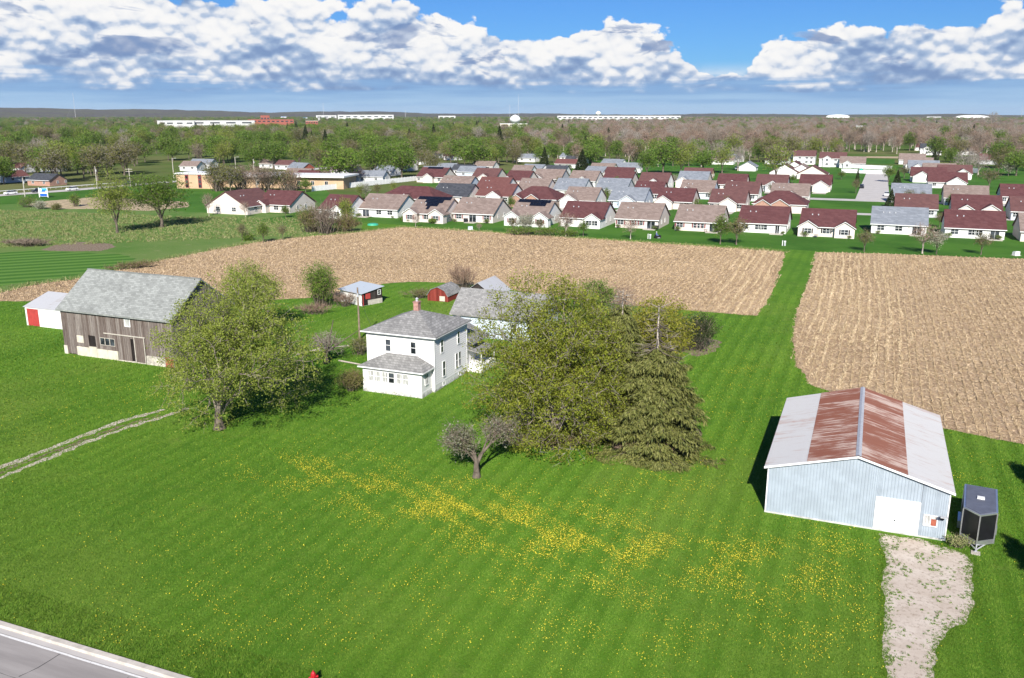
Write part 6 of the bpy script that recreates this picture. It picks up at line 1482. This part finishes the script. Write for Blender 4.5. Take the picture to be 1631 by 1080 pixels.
    for i, (px, top) in enumerate(((121,148),(516,164),(646,174),(826,150),(812,166),(930,172),(1626,168))):
        g = G(px, 191); h = HT(px, 191, px, top); t = thing('radio_mast', ['tall thin mast over the left hills', 'tall thin mast above the white buildings left of centre', 'faint mast left of the water tower', 'tallest thin mast behind the white water tower', 'second mast beside the white water tower', 'faint mast left of the small water tower', 'faint mast at the right edge'][i], 'mast', (*g, 0))
        b = MB(); b.tube([(0,0,0),(0,0,h)], [.75,.5], 4); b.build('lattice', 'greysiding', t)
        for k in range(3):
            a = k*2.09; b = MB(); b.tube([(0,0,h*.8),(math.cos(a)*h*.4,math.sin(a)*h*.4,0)], [.06,.06], 3); b.build('guy_wire', 'greysiding', t)
    plant('grey0', G(1580, 205), HT(1580,205,1580,175), 'lone big bare tree standing above the right horizon', None, None, 1.1)
    sheet_obj('far_green_field', [G(1560,221), G(1760,222), G(1760,212), G(1570,213)], .03, 'mown'); sheet_obj('clearing', [G(1345,252), G(1425,254), G(1425,262), G(1345,260)], .03, 'town_lawn'); sheet_obj('clearing_path', [G(1375,251.5), G(1440,252.5), G(1440,249.5), G(1380,249)], .034, 'dryground')
    # old neighbourhood houses under the trees
    spec = [(30,290,'brick','bluegrey'),(22,275,'brown','white'),(62,296,'char','brickface'),(78,274,'slate','white'),(100,255,'taupe','white'),(130,240,'slate','cream'),(190,238,'taupe','white'),(300,272,'taupe','white'),(318,268,'slate','white'),(425,268,'taupe','white'),(450,270,'brown','white'),(470,275,'slate','brickred'),(487,290,'maroon','brickred'),(505,296,'maroon','white'),(470,286,'taupe','brickface'),
            (545,280,'taupe','white'),(572,284,'char','white'),(588,290,'slate','white'),(610,280,'slate','white'),(640,272,'taupe','white'),(655,262,'slate','white'),(692,282,'slate','greysiding'),(708,276,'slate','white'),(735,279,'char','white'),(748,282,'slate','bluegrey'),(715,255,'brick','white'),(690,252,'taupe','white'),
            (770,272,'taupe','white'),(830,280,'taupe','white'),(845,278,'slate','white'),(838,258,'slate','white'),(858,252,'char','white'),(884,280,'char','white'),(900,268,'brick','white'),(902,256,'slate','white'),(915,262,'char','white'),(945,282,'slate','white'),(958,276,'taupe','white'),(972,268,'slate','white'),(985,284,'maroon','white'),(1000,275,'slate','white'),(1150,262,'taupe','white'),(1165,258,'slate','white'),(1205,272,'slate','white'),(1235,262,'brown','white'),(1250,252,'taupe','white'),(1110,285,'brown','tan'),
            (310,207,'taupe','white'),(560,215,'slate','white'),(640,218,'taupe','white'),(780,213,'slate','white'),(250,222,'brick','white'),(155,212,'brick','cream'),(880,215,'brick','cream'),(1000,226,'taupe','cream'),(960,220,'slate','white'),(730,232,'brown','white'),(420,242,'slate','white'),(525,240,'taupe','white')]
    rng = random.Random(9)
    order = sorted(range(len(spec)), key=lambda i: spec[i][0]); tens = ['', '', 'twenty', 'thirty', 'forty', 'fifty', 'sixty']; ones = ORD + ['seventeenth', 'eighteenth', 'nineteenth']
    def nth(k): return ones[k-1] if k < 20 else (tens[k//10][:-1] + 'ieth' if k % 10 == 0 else tens[k//10] + '-' + ones[k % 10 - 1])
    for i, (px, py, rc, wl) in enumerate(spec):
        g = Lg(px, py); w = rng.uniform(10, 14)
        side = 'at far left' if px < 260 else ('left of the estate' if px < 660 else ('behind the fourth estate row' if py > 245 else 'deep among the far trees'))
        tract_house(f'small {dict(white="white", cream="cream", bluegrey="pale blue", brickface="brick", brickred="red brick", greysiding="grey", tan="tan")[wl]} {RW[rc]} roofed old house {side}, {nth(order.index(i)+1)} from left', g[0], g[1], w, RC[rc], wl, d=9, hw=2.7, zr=5.2, rot=rad(rng.choice([0, 0, 90, 8, -12])), vents=0, side=True, wins=((-w*.25, 1.3, 1, 1.2, 2), (w*.25, 1.3, 1, 1.2, 2)), group='old houses among the trees')
far_things()

# ================================================================== ground cover that nobody could count
def straw_field(name, label, poly, n, rows, seed, zb=.018):
    rng = np.random.default_rng(seed); P = np.array(poly); lo, hi = P.min(0), P.max(0)
    out = []; got = 0
    while got < n:
        q = lo + rng.random((n*2, 2))*(hi-lo); q = q[inpoly(q, poly)]
        # more where it shows larger
        d = np.hypot(q[:, 0], q[:, 1]); q = q[rng.random(len(q)) < np.clip((115/d)**1.3, .18, 1)]; out.append(q); got += len(q)
    q = np.concatenate(out)[:n]; k = n//3
    # a third are stalks standing in the drill rows
    lx = q[:, 0]*E1[0] + q[:, 1]*E1[1]; ly = q[:, 0]*E2[0] + q[:, 1]*E2[1]; st = np.arange(n) < k
    lx = np.where(st, np.round(lx/.95)*.95 + .2*np.sin(ly*.05) + rng.normal(size=n)*.05, lx)
    x = lx*E1[0] + ly*E2[0]; y = lx*E1[1] + ly*E2[1]; S3 = np.stack([x, y, np.full(n, zb)], 1)
    d = rng.normal(size=(n, 3)); d[:, 2] = np.abs(d[:, 2])*.22; d[st, 2] = 3.0; d /= np.linalg.norm(d, axis=1, keepdims=True)
    L = np.where(st, .16 + .16*rng.random(n), .16 + .36*rng.random(n))[:, None]; dist = np.hypot(x, y)[:, None]
    a = np.cross(d, rng.normal(size=(n, 3))); a /= np.linalg.norm(a, axis=1, keepdims=True); w = (.017 + .022*rng.random((n, 1)))*np.clip(dist/100, 1, 2)
    S3[:, 2] += .02*rng.random(n)
    V = np.stack([S3 - a*w, S3 + a*w, S3 + d*L + a*w*.6, S3 + d*L - a*w*.6], 1).reshape(-1, 3); V[:, 2] = np.maximum(V[:, 2], zb + .004)
    o = link(name, np_mesh(name, V, np.arange(4*n).reshape(-1, 4)), 'straw'); tag(o, label, 'stubble', None, 'stuff')
def stubble_rows(name, label, poly, px_poly, seed):
    """pale standing stalk rows that show near the lane"""
    rng = np.random.default_rng(seed); R = np.array([Lg(*p) for p in px_poly]); x0, y0 = R.min(0); x1, y1 = R.max(0); pts = []
    for xr in np.arange(x0, x1, 1.55):
        y = y0
        while y < y1:
            run = rng.uniform(4, 16); m = int(run*14)
            if rng.random() < .75:
                yy = y + rng.random(m)*run; xx = xr + .8*np.sin(yy*.045 + 1.0) + .15*np.sin(yy*.23) + rng.normal(size=m)*.09; pts.append(np.stack([xx, yy], 1))
            y += run + rng.uniform(0, 3)
    q = np.concatenate(pts); w = np.stack([q[:, 0]*E1[0] + q[:, 1]*E2[0], q[:, 0]*E1[1] + q[:, 1]*E2[1]], 1); w = w[inpoly(w, poly) & inpoly(w, g_poly(px_poly))]; n = len(w)
    S3 = np.stack([w[:, 0], w[:, 1], np.full(n, .02)], 1); d = rng.normal(size=(n, 3))*.6; d[:, 2] = 1; d /= np.linalg.norm(d, axis=1, keepdims=True); L = .18 + .2*rng.random((n, 1)); a = np.cross(d, rng.normal(size=(n, 3))); a /= np.linalg.norm(a, axis=1, keepdims=True); k = .04
    V = np.stack([S3 - a*k, S3 + a*k, S3 + d*L + a*k*.7, S3 + d*L - a*k*.7], 1).reshape(-1, 3)
    tag(link(name, np_mesh(name, V, np.arange(4*n).reshape(-1, 4)), 'stalk'), label, 'stubble', None, 'stuff')
stubble_rows('stalk_rows', 'pale rows of standing corn stubs right of the grass lane', corn_b_r, [(1302,404),(1410,408),(1440,500),(1480,600),(1400,640),(1300,610),(1270,560),(1275,480)], 31)
stubble_rows('stalk_rows', 'pale rows of standing corn stubs left of the grass lane', corn_a_r, [(1160,396),(1250,402),(1205,503),(1130,497)], 32)
straw_field('corn_stubble', 'cut corn stalks and straw littering the field behind the farmyard', corn_a_r, 190000, .95, 1)
straw_field('corn_stubble', 'cut corn stalks and straw littering the field right of the grass lane', corn_b_r, 150000, .95, 2)

FOOT = [[W(-6.2,67.1), W(8.2,67.1), W(8.2,86), W(-6.2,86)], [W(-53.2,82.3), W(-44.2,82.3), W(-44.2,99), W(-53.2,99)], [W(-97.9,81.4), W(-78.8,81.4), W(-78.8,93), W(-97.9,93)], [W(-116.6,91), W(-103,91), W(-103,101), W(-116.6,101)]]
def drive_poly(): return [(v.co.x, v.co.y) for v in drive.data.vertices]
def lawn_grass():
    rng = np.random.default_rng(6); n = 900000
    # sample over what the camera sees, thinner with distance
    px = rng.random(n)*1800 - 80; py = 455 + (1110-455)*rng.random(n)**.8
    u = (px-815.5)/FPX; v = (540-py)/FPX; t = -CAM_H/(-sp_ + v*cp_); q = np.stack([u*t, (cp_+v*sp_)*t], 1)
    lx = q[:, 0]*E1[0] + q[:, 1]*E1[1]; ly = q[:, 0]*E2[0] + q[:, 1]*E2[1]
    ok = (ly > 33.0) & (ly < 205)
    for poly in [CORN_A, CORN_B, drive_shape] + FOOT: ok &= ~inpoly(q, poly)
    q = q[ok]; dist = np.hypot(q[:, 0], q[:, 1]); n = len(q)
    lx = lx[ok]; mow = np.sin(lx*2*math.pi/1.9)
    h = (.05 + .07*rng.random(n))*np.clip(dist/70, .8, 1.9); h *= np.where(ly[ok] < 36.2, 1.7, 1.0); w = .022*np.clip(dist/55, .8, 2.4)*(.6+.8*rng.random(n))
    a = rng.random(n)*6.283; lean = .5; dx = np.cos(a)*w; dy = np.sin(a)*w
    tip = np.stack([q[:, 0] + rng.normal(size=n)*h*lean + .5*h*np.where(mow > 0, E2[0], -E2[0]), q[:, 1] + rng.normal(size=n)*h*lean + .5*h*np.where(mow > 0, E2[1], -E2[1]), h], 1)
    V = np.stack([np.stack([q[:, 0]-dx, q[:, 1]-dy, np.full(n, .002)], 1), np.stack([q[:, 0]+dx, q[:, 1]+dy, np.full(n, .002)], 1), tip], 1).reshape(-1, 3)
    tag(link('lawn_grass', np_mesh('lawn_grass', V, np.arange(3*n).reshape(-1, 3)), 'grassblade'), 'mown green grass blades of the farm lawn', 'grass', None, 'stuff')
    print('grass', n)
drive_shape = g_poly([(1399,850),(1468,859),(1506,872),(1540,884),(1550,897),(1547,925),(1553,960),(1541,987),(1514,1002),(1490,1035),(1488,1080),(1496,1180),(1404,1180),(1412,1080),(1405,1020),(1410,960),(1404,930),(1411,890)])
lawn_grass()
def dandelions():
    rng = np.random.default_rng(8); q = []
    C_ = [(470,748,60,16,900),(540,752,60,18,1700),(600,778,60,20,1600),(660,800,70,24,1900),(720,803,50,16,2400),(770,812,60,20,2200),(820,838,80,24,2600),(900,852,80,22,2600),(970,870,80,26,2000),(1060,885,90,28,1700),(1180,890,80,30,2300),(1280,920,80,40,1500),(1330,950,60,60,700),(1000,940,120,50,1300),(860,900,140,40,1300),
          (1060,770,40,16,500),(1010,800,50,20,500),(1190,590,25,12,500),(1180,640,40,30,500),(1150,700,60,50,500),(560,700,90,30,350),(200,630,120,30,700),(60,670,50,20,350),(240,625,60,12,300),(420,860,160,60,900),(700,960,240,60,1400),(340,990,120,40,500),(1100,1000,150,50,900),(1330,860,60,30,600),(1545,760,30,30,350),(480,770,60,30,700),(930,790,70,30,500),(620,640,60,12,160),(1350,1030,40,40,350)]
    for cx, cy, sx, sy, n in C_:
        n = int(n*1.9); p = np.stack([cx + rng.normal(size=n)*sx, cy + rng.normal(size=n)*sy], 1); q.append(p)
    m = 3200; q.append(np.stack([rng.random(m)*1640, 580 + rng.random(m)*500], 1))
    p = np.concatenate(q); p = p[(p[:, 1] > 500) & (p[:, 1] < 1090)]
    # gather into loose clumps
    u = (p[:, 0]-815.5)/FPX; v = (540-p[:, 1])/FPX; t = -CAM_H/(-sp_ + v*cp_); g = np.stack([u*t, (cp_+v*sp_)*t], 1)
    f = np.sin(g[:, 0]*.9 + 1.7*np.sin(g[:, 1]*.5)) + np.sin(g[:, 1]*1.1 + 1.3*np.sin(g[:, 0]*.7 + 2)) + .8*np.sin(g[:, 0]*2.3 + g[:, 1]*1.9)
    ok = rng.random(len(g)) < np.clip(.5 + .42*f, .05, 1)
    ly = g[:, 0]*E2[0] + g[:, 1]*E2[1]; ok &= ly > 33.4
    for poly in [CORN_A, CORN_B, drive_shape] + FOOT: ok &= ~inpoly(g, poly)
    g = g[ok]; n = len(g); r = (.016 + .021*rng.random(n)); z = .09 + .06*rng.random(n); k = 5; ring = []
    tilt = rng.normal(size=(n, 2))*.35
    for i in range(k):
        a = 6.283*i/k; dx = np.cos(a)*r; dy = np.sin(a)*r; ring.append(np.stack([g[:, 0]+dx, g[:, 1]+dy, z + dx*tilt[:, 0] + dy*tilt[:, 1]], 1))
    V = np.stack(ring, 1).reshape(-1, 3)
    tag(link('dandelions', np_mesh('dandelions', V, np.arange(k*n).reshape(-1, k)), 'dandelion'), 'yellow dandelion flowers scattered in drifts over the lawn', 'dandelions', None, 'stuff'); print('dandelions', n)
dandelions()
def tufts():
    """rank tufts: on the gravel, in the meadow and along field edges"""
    rng = np.random.default_rng(18)
    def blades(name, label, q, h, w, mat, per):
        n = len(q)*per; c = np.repeat(q, per, 0) + rng.normal(size=(n, 2))*np.repeat(h, per)[:, None]*.45; hh = np.repeat(h, per)*(.5 + .7*rng.random(n)); ww = w*(.6 + .8*rng.random(n)); a = rng.random(n)*6.283
        dx = np.cos(a)*ww; dy = np.sin(a)*ww; z = np.full(n, .015)
        V = np.stack([np.stack([c[:, 0]-dx, c[:, 1]-dy, z], 1), np.stack([c[:, 0]+dx, c[:, 1]+dy, z], 1), np.stack([c[:, 0] + rng.normal(size=n)*hh*.5, c[:, 1] + rng.normal(size=n)*hh*.5, hh], 1)], 1).reshape(-1, 3)
        tag(link(name, np_mesh(name, V, np.arange(3*n).reshape(-1, 3)), mat), label, 'grass', None, 'stuff')
    P = np.array(drive_shape); q = P.min(0) + rng.random((9000, 2))*(P.max(0)-P.min(0)); q = q[inpoly(q, drive_shape)]
    lx = q[:, 0]*E1[0] + q[:, 1]*E1[1]; ly = q[:, 0]*E2[0] + q[:, 1]*E2[1]
    f = np.sin(lx*2.1 + 1.4*np.sin(ly*1.3)) + np.sin(ly*1.7 + 2*np.sin(lx*1.1)); q = q[rng.random(len(q)) < np.clip(.10 + .16*f + .05*(ly > 60), 0, 1)]
    blades('gravel_weeds', 'green weed tufts growing through the gravel drive', q, .06 + .09*rng.random(len(q)), .02, 'grassblade', 14)
    e = drive_shape; q = []
    for a, b in zip(e, e[1:] + e[:1]):
        L = math.hypot(b[0]-a[0], b[1]-a[1]); n = int(L*60); t = rng.random((n, 1)); q.append(np.array(a) + t*(np.array(b)-np.array(a)) + rng.normal(size=(n, 2))*.26)
    q = np.concatenate(q); q = q[(q[:, 0]*E2[0] + q[:, 1]*E2[1]) < 66.9]
    blades('drive_edge_grass', 'ragged grass creeping over the edges of the gravel drive', q, .05 + .07*rng.random(len(q)), .018, 'grassblade', 7)
    m = np.array(g_poly([(-100,400),(0,395),(560,372),(560,350),(300,345),(0,335),(-100,340)])); q = m.min(0) + rng.random((11000, 2))*(m.max(0)-m.min(0)); q = q[inpoly(q, [tuple(v) for v in m])]
    blades('meadow_grass', 'rough tan and green tussocks of the left meadow', q, .25 + .35*rng.random(len(q)), .09, 'dry_grass', 8)
    e = [G(*p) for p in [(0,466),(52,453),(120,444),(210,424),(320,401),(410,385),(480,377),(560,371),(640,362),(720,366),(900,378),(1100,391),(1250,401)]]
    q = []
    for a, b in zip(e[:-1], e[1:]):
        L = math.hypot(b[0]-a[0], b[1]-a[1]); n = int(L*5); t = rng.random((n, 1)); q.append(np.array(a) + t*(np.array(b)-np.array(a)) + rng.normal(size=(n, 2))*.8)
    q = np.concatenate(q); blades('field_edge_grass', 'dry rank grass along the back edge of the stubble field', q, .3 + .4*rng.random(len(q)), .07, 'dry_grass', 6)
tufts()

# ================================================================== the air
hb = MB(); hb.box(-15400, 15400, -600, 17400, -1.5, 125)
hm = bpy.data.materials.new('haze'); hm.use_nodes = True; hm.node_tree.nodes.clear()
_o = hm.node_tree.nodes.new('ShaderNodeOutputMaterial'); _v = hm.node_tree.nodes.new('ShaderNodeVolumePrincipled')
_v.inputs['Color'].default_value = (.72, .86, 1.0, 1); _v.inputs['Density'].default_value = 2.8e-5; _v.inputs['Anisotropy'].default_value = 0.0
hm.node_tree.links.new(_v.outputs[0], _o.inputs['Volume'])
haze = hb.build('haze', hm); tag(haze, 'thin blue air haze over the whole land', 'haze', None, 'stuff')
S.cycles.volume_bounces = 0
